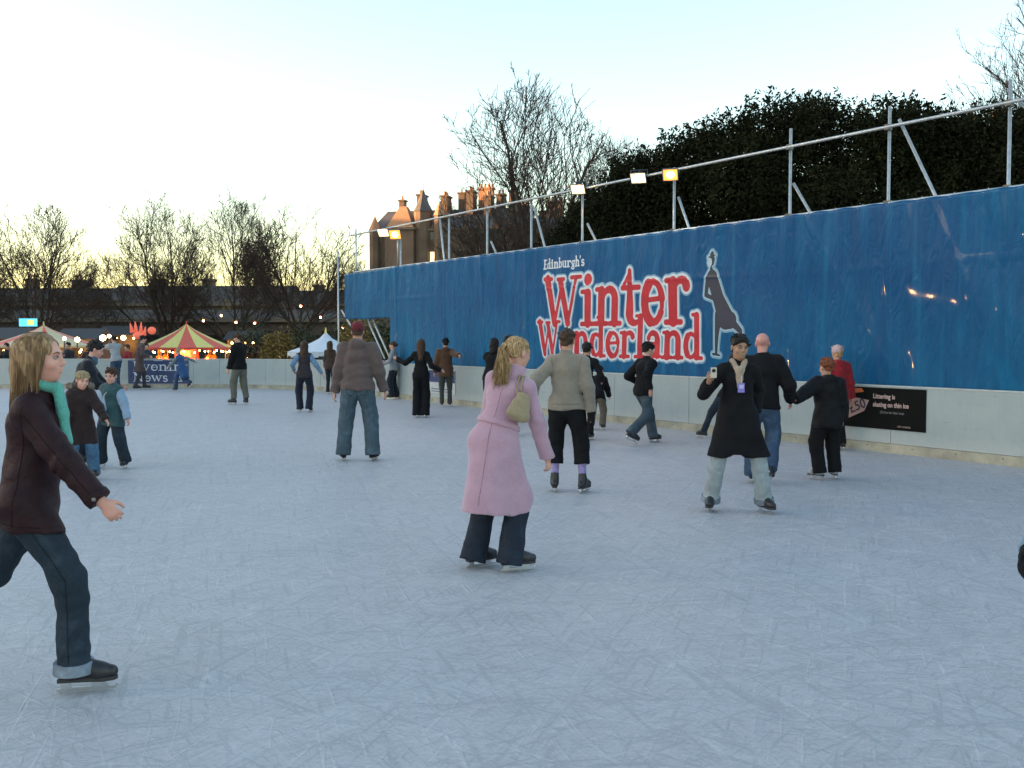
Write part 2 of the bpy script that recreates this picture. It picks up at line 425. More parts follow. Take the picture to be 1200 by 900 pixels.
        for i in(0,1):
            hp=s.hip[i]; kn=s.knee[i]; an=s.ank[i]
            S.cone(hp,kn,r[0],r[1],.035)
            S.cone(hp+(kn-hp)*.1,hp+(kn-hp)*.5,r[0]*.97,r[0]*.9,.035)
            d=unit(an-kn); end=an+d*(.085*k-hem)-d*crop
            sole=s.fdir[i][1]
            S.cone(kn,end,r[2],r[3],.03,cuts=[(end-d*.0,d)])
            S.cone(hp+(kn-hp)*.8,kn+(end-kn)*.2,r[1],r[2]*1.04,.03)
            hems.append((end,d))
            if cuff: 
                c=Sdf(); c.cone(end-d*cuff,end-d*.002,r[3]*1.14,r[3]*1.2,.0,cuts=[(end-d*.003,d),(end-d*cuff,-d)]); s._add(c,'cuff_'+str(i),cuffmat_,None,.004*1.0)
        ff=folds(folds_*k,s.seed+1,1.1)
        hem2=hems
        def post(p):
            o=ff(p)
            for i,(e,d) in enumerate(hem2):      # creases stacked above the boot and behind the knee
                dist=np.abs((p-e)@d); near=np.exp(-(np.linalg.norm(p-e,axis=1)/.16)**2); o=o+near*np.sin(dist*95+5*np.sin(p[:,0]*22+i)+4*np.sin(p[:,1]*17))*.0022
                kk=np.exp(-(np.linalg.norm(p-s.knee[i],axis=1)/.12)**2); o=o+kk*np.sin((p-s.knee[i])@d*60+4*np.sin(p[:,0]*24+i)+4*np.sin(p[:,1]*19))*.0018
            return o
        V,F=S.mesh(s.hc,post); s.hems=hems
        return npobj(name,V,F,mat,s.root)
    def _add(s,S,name,mat,parent=None,h=None,post=None):
        V,F=S.mesh(h or s.hc,post); return npobj(name.split('_0')[0].split('_1')[0] if name.startswith('cuff') else name,V,F,mat,parent or s.root)
    def jacket(s, mat, hem=.06, sl=(.066,.056,.046), flare=1.0, bulk=1.0, name='jacket', sleeve=.97, collar=.03, smat=None, waist=1.0, fold=.008, skirt=None, hood=False, hcol=None, cut_z=None):
        """hem: distance of the lower edge below the pelvis centre (m); skirt=(radius x, radius y, z of hem) for a long coat"""
        S=Sdf(); k=s.k*s.bd; X,Y=s.Rt,s.Fw; q=bulk*k
        fem=s.female
        pts=[s.pel-s.up*.02]+s.sp[1:5]; 
        bott=s.pel-s.up*hem
        rx=[.150*q*flare,.142*q*waist,.134*q*waist*(.95 if fem else 1.05),.156*q,.105*q]
        ry=[.118*q*flare,.112*q*waist,.108*q,.122*q,.078*q]
        if skirt is None:
            pts=[bott]+pts[1:]; cuts=[(bott,-s.up)]
            S.chain(pts,rx,ry,X,Y,.02,cuts=cuts); s._over(S,.03,cuts,hem)
        else:
            S.chain(pts,rx,ry,X,Y,.03)
            sx,sy,zh=skirt; hz=nv([s.pel[0],s.pel[1]-.0,zh]) if len(np.shape(cut_z))==0 else nv(cut_z)
            Y0=unit(np.cross(nv([0,0,1]),X)); 
            S.chain([s.sp[1],s.pel,s.pel*.5+hz*.5,hz],[rx[1],rx[0]*1.02,(rx[0]+sx)/2*1.02,sx],[ry[1],ry[0]*1.05,(ry[0]+sy)/2*1.03,sy],unit([X[0],X[1],0]),Y0,.03,cuts=[(hz,(0,0,-1))]); s._over(S,.07,[(hz,(0,0,-1))],.5)
        if fem:
            for sg in(-1,1): S.ell(s.sp[3]+s.Fw*.075*k+X*sg*.062*k,nv([.062,.055,.06])*k,None,.04)
        for i in(0,1):
            S.cone(s.sp[4]+s.up*.004*k,s.sho[i],.056*k,sl[0]*q*.90,.04)
            S.cone(s.neck-s.up*.01*k+(s.sho[i]-s.sp[4])*.18,s.sho[i]+s.up*.004,.040*k,sl[0]*q*.72,.045)
        if not smat: s._sleeves(S,q,sl,sleeve,.025)
        if collar:
            n0=s.neck+s.up*.005; n1=n0+unit(s.up+s.Hm[:,2]*.5)*collar
            S.cone(n0,n1,.070*k,.066*k,.02,cuts=[(n1+s.up*.012,s.up)])
        if hood:
            S.ell(s.neck-s.Fw*.085*k+s.up*.0,nv([.105,.06,.075])*k,s.T,.03)
        ff=folds(fold*k,s.seed+3,.8); el=s.elb
        def post(p):
            o=ff(p)
            for i in(0,1):
                kk=np.exp(-(np.linalg.norm(p-el[i],axis=1)/.10)**2); d=unit(s.wri[i]-s.sho[i]); o=o+kk*np.sin((p-el[i])@d*85+2*np.sin(p[:,1]*30))*.005
            return o
        V,F=S.mesh(s.hc,post); o=npobj(name,V,F,mat,s.root)
        if smat:
            S=Sdf(); s._sleeves(S,q,sl,sleeve,.02)
            V,F=S.mesh(s.hc,post); npobj('shirt_sleeves' if name!='vest' else 'sleeve',V,F,smat,s.root)
        return o
    def _over(s,S,kk,cuts,hem):
        """the jacket goes over hips and thighs wherever it is longer than the pelvis"""
        k=s.k*s.bd; r0,r1=getattr(s,'tr',(.098*k,.078*k)); e=.012 if hem<.4 else (.011 if s.female else .020); Y1=unit(np.cross(nv([0,0,1]),s.Rt))
        S.chain([s.pel+s.up*.07*s.Hb,s.pel,s.pel-nv([0,0,.05*s.Hb])],[.139*k+e,(.155*k if s.female else .150*k)+e,.135*k+e],[.098*k+e,.114*k+e,.10*k+e],s.Rt,Y1,.03,cuts=cuts)
        for i in(0,1): S.cone(s.hip[i],s.knee[i] if hem>.07 else s.hip[i]*.7+s.knee[i]*.3,r0+e+.002,(r1 if hem>.07 else r0)+e+.004,kk,cuts=cuts)
        if hem>.4:
            for i in(0,1): S.cone(s.knee[i],s.knee[i]*.35+s.ank[i]*.65,r1+e+.006,r1+e+.010,kk,cuts=cuts)
    def _sleeves(s,S,q,sl,sleeve,kk):
        for i in(0,1):
            sh,e,w=s.sho[i],s.elb[i],s.wri[i]; w=e+(w-e)*sleeve; d=unit(w-e)
            S.cone(sh,e,sl[0]*q,sl[1]*q,kk); S.cone(e,w,sl[1]*q*.98,sl[2]*q,kk,cuts=[(w,d)])
    def shell(s, name, mat, prims, h=None, post=None):
        """free-form piece in head space: prims = list of (center, radii, k, op)"""
        S=Sdf()
        for p in prims:
            if p[0]=='c': S.cone(s.hp(*p[1]),s.hp(*p[2]),p[3]*s.hs,p[4]*s.hs,p[5]*s.hs,op=p[6] if len(p)>6 else 'add')
            else: S.ell(s.hp(*p[0]),nv(p[1])*s.hs,s.Hm,p[2]*s.hs,(),p[3] if len(p)>3 else 'add')
        V,F=S.mesh(h or max(.006,s.h*.8),post); return npobj(name,V,F,mat,s.root)
    def hair(s, mat, style='short', length=.0, h=None, strands=0):
        cap=[((0,-.014,.037),(.081,.102,.087),.0)]
        cutf=[((0,.135,-.022),(.078,.074,.118),.012,'sub'),('c',(0,.16,-.10),(0,-.02,-.125),.10,.10,.01,'sub')]
        neck=[((0,-.05,-.125),(.12,.14,.055),.01,'sub')]
        g=np.random.default_rng(s.seed); K=g.normal(size=(5,3))*60; Ph=g.uniform(0,6,5)
        post=lambda p: sum(np.sin(p@K[i]+Ph[i]) for i in range(5))*.0018
        ear=[((sg*.085,.012,-.03),(.02,.03,.045),.01,'sub') for sg in(-1,1)]
        if style=='short':
            pr=list(cap); rg=random.Random(s.seed)
            for _ in range(60):     # tufts that break up the outline
                a=rg.uniform(0,2*PI); z=rg.uniform(-.25,1); q=math.sqrt(1-z*z); n=nv([math.cos(a)*q,math.sin(a)*q,z])
                b=nv([0,-.014,.037])+n*nv([.078,.099,.083]); t=b+n*rg.uniform(.010,.024)+nv([rg.uniform(-.014,.014),.012,rg.uniform(-.008,.010)])
                pr.append(('c',tuple(b),tuple(t),.015,.004,.006))
            pr+=[((0,-.052,-.040),(.060,.050,.046),.02)]+cutf+[((0,-.05,-.140),(.12,.14,.055),.01,'sub')]+ear
        elif style=='curly':
            pr=cap+[((math.cos(a)*.070*(.8 if j else 1),-.015+math.sin(a)*.085*(.8 if j else 1),.052+.038*j),(.027,.027,.024),.008) for j in(0,1) for a in [x*.7 for x in range(9)]]+[((0,-.01,.10),(.05,.06,.028),.02),((0,.125,-.03),(.06,.07,.09),.012,'sub')]+neck
        elif style=='bun': pr=cap+cutf+neck+[((0,-.12,.02),(.04,.035,.04),.02)]
        elif style=='pony':
            pr=cap+[((0,.118,-.03),(.075,.07,.100),.015,'sub')]+neck+ear+[((0,-.122,.045),(.022,.03,.025),.02)]
        elif style=='long':
            L_=-.10-length/s.hs
            pr=cap+[('c',(0,-.055,.02),(0,-.085,L_),.082,.065,.03),('c',(-.055,-.02,.0),(-.055,-.03,L_+.02),.042,.04,.03),('c',(.055,-.02,.0),(.055,-.03,L_+.02),.042,.04,.03)]+[((0,.120,-.04),(.070,.078,.125),.015,'sub')]
            S2=[('c',(0,.04,-.13),(0,.05,-.4),.055,.08,.01,'sub')]; pr+=S2
        o=s.shell('hair',mat,pr,h,post)
        return o
    def beanie(s, mat, rim=.0, name='hat', bobble=None):
        S=Sdf(); c=s.hp(0,-.013,.045)
        S.ell(c,nv([.088,.108,.092])*s.hs,s.Hm,0,cuts=[(s.hp(0,0,.022+rim),-unit(s.Hm@nv([0,.22,1])))])
        S.cone(s.hp(0,-.035,.022+rim),s.hp(0,.02,.034+rim),.0*s.hs+.06*s.hs,.075*s.hs,.01,u=s.Hm[:,2],us=.35)
        V,F=S.mesh(max(.006,s.h*.8)); o=npobj(name,V,F,mat,s.root)
        if bobble: MB().sphere(s.hp(0,-.02,.15),.03*s.hs,10,8).build('bobble',bobble,o,True)
        return o
    def skates(s, mat, shaft=.13, blade=True, laces=None):
        k=s.k
        for i in(0,1):
            fd,up,rt=s.fdir[i]; an=s.ank[i]; S=Sdf()
            base=an-up*.085*k+fd*.045*k     # sole centre
            heel=base-fd*.085*k+up*.035*k; ball=base+fd*.075*k+up*.030*k; toe=base+fd*.125*k+up*.032*k
            cuts=[(base+up*.004,-up)]
            sh=an+unit((s.knee[i]-an))*(shaft*k-.02)
            S.cone(heel,ball,.036*k,.038*k,.02,u=up,us=1.0,cuts=cuts); S.cone(ball,toe,.040*k,.032*k,.02,cuts=cuts)
            S.cone(base-fd*.05*k+up*.05*k,sh,.043*k,.044*k,.03,cuts=[(sh,unit(s.knee[i]-an))])
            S.cone(an+fd*.02*k,ball+up*.012*k,.040*k,.034*k,.03,cuts=cuts)
            V,F=S.mesh(max(.007,s.h*.85)); b=npobj('skate',V,F,mat,s.root)
            m=MB(); m.chainless=1
            # sole, two mounts, blade
            def pt(a,c,e): return base+fd*a*k+rt*c*k+up*e
            sole=[(-.122,.0,.006),(.155,.0,.006)]
            poly=[(-.115,-.026),(-.118,.026),(.0,.030),(.09,.042),(.14,.026),(.155,.0),(.14,-.030),(.09,-.040),(.0,-.028)]
            m.prism(poly,-.006,.012,lambda x,y,z:pt(x,y,z))
            sl=m.build('sole',plain('sole_black',(.03,.03,.032),.5),b)
            m=MB(); z0=-.050
            prof=[(-.125,-.050),(.135,-.050),(.150,-.042),(.157,-.028),(.148,-.026),(.140,-.036),(.110,-.036),(.095,-.008),(.040,-.008),(.030,-.034),(-.055,-.034),(-.065,-.008),(-.105,-.008),(-.108,-.036),(-.125,-.040)]
            n=len(prof); V=[pt(x,-.0022,z) for x,z in prof]+[pt(x,.0022,z) for x,z in prof]
            m.add(V,[tuple(range(n)),tuple(range(n,2*n))[::-1]]+[(j,j+n,(j+1)%n+n,(j+1)%n) for j in range(n)])
            for a in(-.085,.067): 
                c=[pt(a+da,cy,zz) for zz in(-.022,-.007) for da in(-.022,.022) for cy in(-.014,.014)]
                m.add(c,[(0,1,3,2),(4,6,7,5),(0,4,5,1),(2,3,7,6),(0,2,6,4),(1,5,7,3)])
            m.build('blade',plain('blade_steel',(.62,.64,.66),.28,1.0),b)
            if laces:
                m=MB()
                for j in range(5):
                    t=j/4; c=(an+fd*.062*k-up*.012*k)*(1-t)+(ball+up*.046*k)*t
                    m.tube([c-rt*.022*k-up*.004,c+up*.006,c+rt*.022*k-up*.004],.0035,5)
                m.build('laces',laces,b,True)
    def gloves(s, mat, which=(0,1)):
        for i in which:
            S=Sdf(); d=unit(s.wri[i]-s.elb[i]); n=s.palm[i] if s.palm[i] is not None else nv([(1,-1)[i],.15,0])
            c=s.curl if not isinstance(s.curl,tuple) else s.curl[i]
            hand(S,s.wri[i]+d*.0,d,n,1.04*s.k,c,.011,thumb=(-1,1)[i]); S.cone(s.wri[i]-d*.05,s.wri[i]+d*.02,.034*s.k,.032*s.k,.01)
            V,F=S.mesh(.008); npobj('glove',V,F,mat,s.root)
from mathutils.bvhtree import BVHTree
def seam(o, a, b, d, mat, name='seam', r=.0022, n=26, parent=None, off=.0):
    """a stitched line laid on the surface of o: points from a to b are dropped onto it along d"""
    tr=BVHTree.FromPolygons([v.co for v in o.data.vertices],[p.vertices for p in o.data.polygons]); out=[]; d=Vector(d).normalized()
    for i in range(n+1):
        p=Vector(nv(a)+(nv(b)-nv(a))*i/n); h=tr.ray_cast(p-d*.5,d)
        if h[0] is not None: out.append(h[0]-d*off)
    if len(out)>2: return MB().tube(out,r,5).build(name,mat,parent or o,True)
def hash_(t):
    h=5381
    for c in t: h=(h*33+ord(c))&0x7fffffff
    return h
# ------------------------------------------------------------------ camera, light
cam=bpy.data.cameras.new('camera'); co=link(bpy.data.objects.new('camera',cam)); SC.camera=co
co.location=(0,0,1.65); co.rotation_euler=(R(90-2.58),0,0); cam.sensor_width=36; cam.lens=36; cam.clip_end=3000; cam.clip_start=.05
SUN_AZ=-90.0; SUN_EL=5.5
w=bpy.data.worlds.new("World"); SC.world=w; w.use_nodes=True; nt=w.node_tree; bg=nt.nodes['Background']
sk=nt.nodes.new('ShaderNodeTexSky'); sk.sky_type='NISHITA'; sk.sun_disc=False; sk.sun_elevation=R(SUN_EL); sk.sun_rotation=R(SUN_AZ)
nt.links.new(sk.outputs[0],bg.inputs[0]); bg.inputs[1].default_value=.15
sl=bpy.data.lights.new('sun','SUN'); sl.energy=5.0; sl.angle=R(.5); sl.color=(1,.55,.25)
so=link(bpy.data.objects.new('sun',sl))
sd=Vector((math.sin(R(SUN_AZ))*math.cos(R(SUN_EL)),math.cos(R(SUN_AZ))*math.cos(R(SUN_EL)),math.sin(R(SUN_EL))))
so.rotation_euler=sd.to_track_quat('Z','Y').to_euler()
vs=SC.view_settings; vs.view_transform='Standard'; vs.look='None'; vs.gamma=1; vs.use_curve_mapping=False; vs.exposure=2.3
SC.cycles.max_bounces=6; SC.cycles.sample_clamp_indirect=3; SC.cycles.use_denoising=True; SC.cycles.caustics_reflective=False; SC.cycles.caustics_refractive=False

def at(px,d,py=None,z=None):
    """world point of a direction px (pixel column) at depth d"""
    return Vector(((px-600)/1200*d, d, z if z is not None else 1.65+(396-py)/1200*d))
WA=math.atan2(-.838,.545); WO=Vector((-5.12,30.87,0))
def s_at(px): return (30.87-14.95/((px-600)/1200+.65))/.838
def z_at(px,py): Y=14.95/((px-600)/1200+.65); return 1.65+(396-py)/1200*Y
def wallroot(name,label,cat,group=None): return empty(name,WO,WA,label,cat,group)

# ------------------------------------------------------------------ ground, ice
g=MB(); g.add([(-400,-120,-1.2),(400,-120,-1.2),(400,900,-1.2),(-400,900,-1.2)],[(0,1,2,3)])
tag(g.build('ground',plain('park_ground',(.06,.055,.04),.95,var=.3,scale=.4)),kind='structure')
# barrier path: far straight run, corner curve, long straight beside the tarpaulin
def wallpt(s,off=0): return Vector((WO.x+.545*s+.838*off, WO.y-.838*s+.545*off,0))
path=[Vector((x,33.5,0)) for x in [-52+2*i for i in range(21)]]          # -52..-12
C=Vector((-6.83,33.5,0)); T=3.6
p0=C+Vector((-T,0,0)); p2=C+Vector((.545,-.838,0))*T
for i in range(0,9):
    t=i/8; path.append(p0*(1-t)**2+C*2*t*(1-t)+p2*t*t)
d0=(p2-wallpt(0)).dot(Vector((.545,-.838,0)))
n=18; path+= [wallpt(d0+2.1*i) for i in range(1,n+1)]
def offs(P,o):
    out=[]
    for i,p in enumerate(P):
        a=P[max(i-1,0)]; b=P[min(i+1,len(P)-1)]; t=(b-a).normalized(); nrm=Vector((-t.y,t.x,0))   # left of travel = outside
        out.append(p+nrm*o)
    return out
ipoly=[(p.x,p.y) for p in offs(path,.03)]+[(20,-12),(-52,-12)]
m,nt,b=nodes('ice'); tc=N(nt,'ShaderNodeTexCoord')
def scr(rot,scale,width,mask,st=(1,1,1),dist=.4):
    st=tuple(1/q for q in st); mp=N(nt,'ShaderNodeMapping',vector_type='TEXTURE'); mp.inputs['Rotation'].default_value=(0,0,R(rot)); mp.inputs['Scale'].default_value=st; mp.inputs['Location'].default_value=(rot*.37,rot*.11,0); L(nt,tc.outputs['Object'],mp.inputs[0])
    n_=N(nt,'ShaderNodeTexNoise',i_Scale=scale,i_Detail=0.0,i_Distortion=dist); L(nt,mp.outputs[0],n_.inputs['Vector'])
    a=N(nt,'ShaderNodeMath',operation='SUBTRACT',i_1=.5); L(nt,n_.outputs[0],a.inputs[0]); c=N(nt,'ShaderNodeMath',operation='ABSOLUTE'); L(nt,a.outputs[0],c.inputs[0])
    r=ramp(nt,c.outputs[0],[(0,1),(width,0)])
    k=N(nt,'ShaderNodeTexNoise',i_Scale=mask,i_Detail=3.0); L(nt,mp.outputs[0],k.inputs['Vector'])
    q=N(nt,'ShaderNodeMath',operation='MULTIPLY'); L(nt,r,q.inputs[0]); L(nt,ramp(nt,k.outputs[0],[(.46,0),(.58,1)]),q.inputs[1]); return q.outputs[0]
layers=[scr(10,1.3,.008,1.8,(1,.3,1),.1),scr(55,1.6,.008,2.1,(1,.25,1),.1),scr(100,1.5,.008,1.7,(.3,1,1),.1),scr(150,2.6,.012,2.6,(1,.15,1),.1),scr(75,2.6,.014,2.9,(.15,1,1),.1),scr(20,3.6,.016,2.4,(1,.12,1),.15),scr(130,4.2,.02,2.9,(.12,1,1),.1),scr(170,1.0,.005,1.8,(1,.4,1),.1),scr(40,2.2,.010,1.9,(.2,1,1),.1),scr(115,1.8,.008,1.6,(1,.2,1),.1)]
tot=layers[0]
for l in layers[1:]:
    a=N(nt,'ShaderNodeMath',operation='ADD'); L(nt,tot,a.inputs[0]); L(nt,l,a.inputs[1]); tot=a.outputs[0]
tot_n=N(nt,'ShaderNodeMath',operation='MINIMUM',i_1=1.3); L(nt,tot,tot_n.inputs[0]); tot=tot_n.outputs[0]
big=N(nt,'ShaderNodeTexNoise',i_Scale=.45,i_Detail=6.0,i_Roughness=.6,i_Distortion=.8); L(nt,tc.outputs['Object'],big.inputs['Vector'])
mid=N(nt,'ShaderNodeTexNoise',i_Scale=3.2,i_Detail=7.0,i_Roughness=.7,i_Distortion=1.5); L(nt,tc.outputs['Object'],mid.inputs['Vector'])
fine=N(nt,'ShaderNodeTexNoise',i_Scale=38.0,i_Detail=5.0,i_Roughness=.75); L(nt,tc.outputs['Object'],fine.inputs['Vector'])
c0=ramp(nt,big.outputs[0],[(.3,(.40,.395,.41)),(.7,(.48,.47,.485))])
c1=mixc(nt,.5,c0,ramp(nt,mid.outputs[0],[(.35,(.345,.34,.36)),(.5,(.45,.44,.455)),(.68,(.55,.535,.55))]))
c2=mixc(nt,.35,c1,ramp(nt,fine.outputs[0],[(.35,(.31,.31,.33)),(.62,(.57,.56,.57))]))
sm=N(nt,'ShaderNodeMath',operation='MULTIPLY',i_1=.13); L(nt,tot,sm.inputs[0])
sk_=[]
for rot,fr,st,th_ in ((8,20,.07,.62),(38,27,.08,.63),(72,24,.06,.62),(105,18,.07,.63),(140,30,.06,.62),(165,38,.10,.63),(55,44,.09,.63),(120,40,.10,.63)):
    mp=N(nt,'ShaderNodeMapping',vector_type='TEXTURE'); mp.inputs['Rotation'].default_value=(0,0,R(rot)); mp.inputs['Scale'].default_value=(1/st,1,1); mp.inputs['Location'].default_value=(rot*.3,0,0); L(nt,tc.outputs['Object'],mp.inputs[0])
    n_=N(nt,'ShaderNodeTexNoise',i_Scale=float(fr),i_Detail=2.0,i_Roughness=.5,i_Distortion=.25); L(nt,mp.outputs[0],n_.inputs['Vector']); sk_.append((ramp(nt,n_.outputs[0],[(th_,0),(th_+.07,1)]),ramp(nt,n_.outputs[0],[(.33,1),(.40,0)])))
hi=sk_[0][0]; lo_=sk_[0][1]
for a_,b_2 in sk_[1:]:
    m1=N(nt,'ShaderNodeMath',operation='MAXIMUM'); L(nt,hi,m1.inputs[0]); L(nt,a_,m1.inputs[1]); hi=m1.outputs[0]
    m2=N(nt,'ShaderNodeMath',operation='MAXIMUM'); L(nt,lo_,m2.inputs[0]); L(nt,b_2,m2.inputs[1]); lo_=m2.outputs[0]
dens_=ramp(nt,mid.outputs[0],[(.38,.03),(.62,.28)])
mh=N(nt,'ShaderNodeMath',operation='MULTIPLY'); L(nt,hi,mh.inputs[0]); L(nt,dens_,mh.inputs[1]); ml=N(nt,'ShaderNodeMath',operation='MULTIPLY',i_1=.35); L(nt,lo_,ml.inputs[0])
c2=mixc(nt,ml.outputs[0],c2,(.22,.235,.26)); c2=mixc(nt,mh.outputs[0],c2,(.66,.66,.66))
c3=mixc(nt,sm.outputs[0],c2,(.62,.64,.66)); L(nt,c3,b.inputs['Base Color'])
L(nt,ramp(nt,mid.outputs[0],[(.3,.48),(.7,.72)]),b.inputs['Roughness'])
bm=N(nt,'ShaderNodeBump',i_Strength=.22,i_Distance=.006); L(nt,tot,bm.inputs['Height'])
bm2=N(nt,'ShaderNodeBump',i_Strength=.35,i_Distance=.006); L(nt,fine.outputs[0],bm2.inputs['Height']); L(nt,bm.outputs[0],bm2.inputs['Normal'])
b3=N(nt,'ShaderNodeBump',i_Strength=.4,i_Distance=.008); L(nt,hi,b3.inputs['Height']); L(nt,bm2.outputs[0],b3.inputs['Normal']); L(nt,b3.outputs[0],b.inputs['Normal']); b.inputs['Specular IOR Level'].default_value=.75; b.inputs['IOR'].default_value=1.31
ic=MB(); ic.prism(ipoly[::-1],-1.1,0); tag(ic.build('ice_rink_surface',m),kind='structure')

# ------------------------------------------------------------------ barrier
board,bt,bb=nodes('barrier_board'); tc=N(bt,'ShaderNodeTexCoord')
n1=N(bt,'ShaderNodeTexNoise',i_Scale=2.2,i_Detail=7.0,i_Roughness=.65); L(bt,tc.outputs['Object'],n1.inputs['Vector'])
mp=N(bt,'ShaderNodeMapping'); mp.inputs['Scale'].default_value=(9,9,.8); L(bt,tc.outputs['Object'],mp.inputs[0])
n2=N(bt,'ShaderNodeTexNoise',i_Scale=2.5,i_Detail=5.0); L(bt,mp.outputs[0],n2.inputs['Vector'])
cc=mixc(bt,.15,ramp(bt,n1.outputs[0],[(.3,(.31,.36,.375)),(.65,(.37,.42,.43))]),ramp(bt,n2.outputs[0],[(.35,(.32,.37,.38)),(.6,(.42,.47,.48))]))
sp=N(bt,'ShaderNodeSeparateXYZ'); L(bt,tc.outputs['Object'],sp.inputs[0])
cc=mixc(bt,ramp(bt,sp.outputs[2],[(.12,.45),(.32,0)]),cc,(.52,.54,.53)); mp9=N(bt,'ShaderNodeMapping'); mp9.inputs['Scale'].default_value=(1.2,1.2,9); L(bt,tc.outputs['Object'],mp9.inputs[0])
n9=N(bt,'ShaderNodeTexNoise',i_Scale=2.4,i_Detail=8.0,i_Roughness=.7); L(bt,mp9.outputs[0],n9.inputs['Vector']); cc=mixc(bt,ramp(bt,n9.outputs[0],[(.58,0),(.70,.35)]),cc,(.16,.18,.18)); n10=N(bt,'ShaderNodeTexNoise',i_Scale=16.0,i_Detail=6.0,i_Roughness=.75); L(bt,tc.outputs['Object'],n10.inputs['Vector']); cc=mixc(bt,ramp(bt,n10.outputs[0],[(.62,0),(.74,.4)]),cc,(.20,.21,.21))
L(bt,cc,bb.inputs['Base Color']); bb.inputs['Roughness'].default_value=.38; bb.inputs['Specular IOR Level'].default_value=.4
kick=plain('kick_strip_cream',(.36,.34,.27),.6,var=.4,scale=3,bump=.3); capm=plain('cap_rail_grey',(.5,.53,.53),.5,var=.2)
boltm=plain('bolt_dark',(.10,.07,.05),.6)
br=empty('rink_barrier',(-30,33.5,0),0,'pale grey rink barrier of joined boards with a cream kick strip','barrier')
def bpart(mb,name,mat): 
    for v in mb.V: v.x+=30; v.y-=33.5
    return mb.build(name,mat,br)
def strip(P,o0,o1,z0,z1,mb):
    A=offs(P,o0); B=offs(P,o1); n=len(P); V=[]
    for a,c in zip(A,B): V+=[(a.x,a.y,z0),(c.x,c.y,z0),(c.x,c.y,z1),(a.x,a.y,z1)]
    F=[(0,3,2,1),(4*n-4,4*n-3,4*n-2,4*n-1)]
    for i in range(n-1):
        for k in range(4):
            F.append((4*i+k,4*i+(k+1)%4,4*i+4+(k+1)%4,4*i+4+k))
    return mb.add(V,F)
for i in range(len(path)-1):
    a,b_=path[i],path[i+1]; t=(b_-a); l=t.length; t=t/l; e=.004; sub=[a+t*e,b_-t*e]; nrm=Vector((-t.y,t.x,0)); wob=rnd.uniform(-.003,.003)
    mb=MB(); A=[p+nrm*(0+wob) for p in sub]; B=[p+nrm*.05 for p in sub]
    z0,z1=.135,.945
    V=[(A[0].x,A[0].y,z0),(A[1].x,A[1].y,z0),(A[1].x,A[1].y,z1),(A[0].x,A[0].y,z1),(B[0].x,B[0].y,z0),(B[1].x,B[1].y,z0),(B[1].x,B[1].y,z1),(B[0].x,B[0].y,z1)]
    mb.add(V,[(0,1,2,3),(4,7,6,5),(0,4,5,1),(3,2,6,7),(0,3,7,4),(1,5,6,2)]); bpart(mb,'board_panel',board)
mb=MB(); strip(path,-.022,.055,0,.13,mb); ko=bpart(mb,'kick_strip',kick)
mb=MB()
for i in range(20,len(path)-1):
    a,b_=path[i],path[i+1]; t=(b_-a).normalized(); nrm=Vector((-t.y,t.x,0))
    for k in (.18,.5,.82):
        c=a+(b_-a)*k-nrm*.024; mb.tube([c+Vector((0,0,.085)),c-nrm*.006+Vector((0,0,.085))],.009,6)
tag(bpart(mb,'strip_bolts',boltm),kind='stuff') 
mb=MB(); strip(path,-.006,.058,.949,.968,mb); bpart(mb,'cap_rail',capm)
mb=MB(); strip(path,.056,.10,-1.15,-.02,mb); bpart(mb,'base_frame',plain('base_dark',(.06,.06,.06),.8))

# ------------------------------------------------------------------ tarpaulin wall
POSTS=[461,517,561,612,671,777,911,1025,1164]
PS=[s_at(p) for p in POSTS]+[s_at(1164)+3.1,s_at(1164)+6.2,s_at(1164)+9.3]
def seglist():
    out=[]
    for a,b_ in (((19.19,4.8),(21.1,1.15)),((17.23,4.13),(19.3,1.15)),((s_at(504),z_at(504,257)),(5.9,3.0)),((s_at(613),z_at(613,244)),(10.9,2.2)),((s_at(1164)+.1,4.7),(24.2,1.2))): out.append((a,b_))
    return out
BR=seglist()
g_=np.random.default_rng(5)
WK=[(g_.uniform(.6,3.2),g_.uniform(-1.6,1.6),g_.uniform(0,6.28),g_.uniform(.002,.006)) for _ in range(14)]
def tarp(s,z):
    o=0.0
    for a,b_,p,am in WK: o+=am*math.sin(a*s+b_*z+p+.9*math.sin(.7*s+1.9*z+p*2))
    top=max(0,(z-2.9)/.7); o+=.022*top*math.sin(s*12.6+.8*math.sin(s*1.3))*(1-.3*math.cos(s))
    o+=.006*math.sin(s*5.1+1.7*math.sin(s*.9+z*.5))*(0.4+.6*max(0,math.sin(s*.43+1)))
    bot=max(0,(1.5-z)/.5); o+=.018*bot*math.sin(s*6.9+1.2*math.sin(s))
    for ps in PS:
        d=abs(s-ps)
        if d<.25: o-=.030*math.exp(-(d/.045)**2)*(.55+.45*math.sin(z*1.7+ps))
    for (a,b_) in BR:
        dx,dz=b_[0]-a[0],b_[1]-a[1]; l=math.hypot(dx,dz); t=((s-a[0])*dx+(z-a[1])*dz)/l
        if 0<t<l:
            dd=abs((s-a[0])*dz-(z-a[1])*dx)/l
            if dd<.2: o-=.013*math.exp(-(dd/.04)**2)
    for sz in (2.70,):
        dz=abs(z-sz-.02*math.sin(s*.6)); 
        if dz<.06: o-=.010*math.exp(-(dz/.018)**2)
    for ss in (6.1,9.1,20.62):
        dz=abs(s-ss)
        if dz<.08: o-=.014*math.exp(-(dz/.02)**2)
    return .10+o
tm,tt,tb=nodes('tarpaulin_blue'); tc=N(tt,'ShaderNodeTexCoord'); sp=N(tt,'ShaderNodeSeparateXYZ'); L(tt,tc.outputs['Object'],sp.inputs[0])
dv=N(tt,'ShaderNodeMath',operation='DIVIDE',i_1=24.0); L(tt,sp.outputs[0],dv.inputs[0])
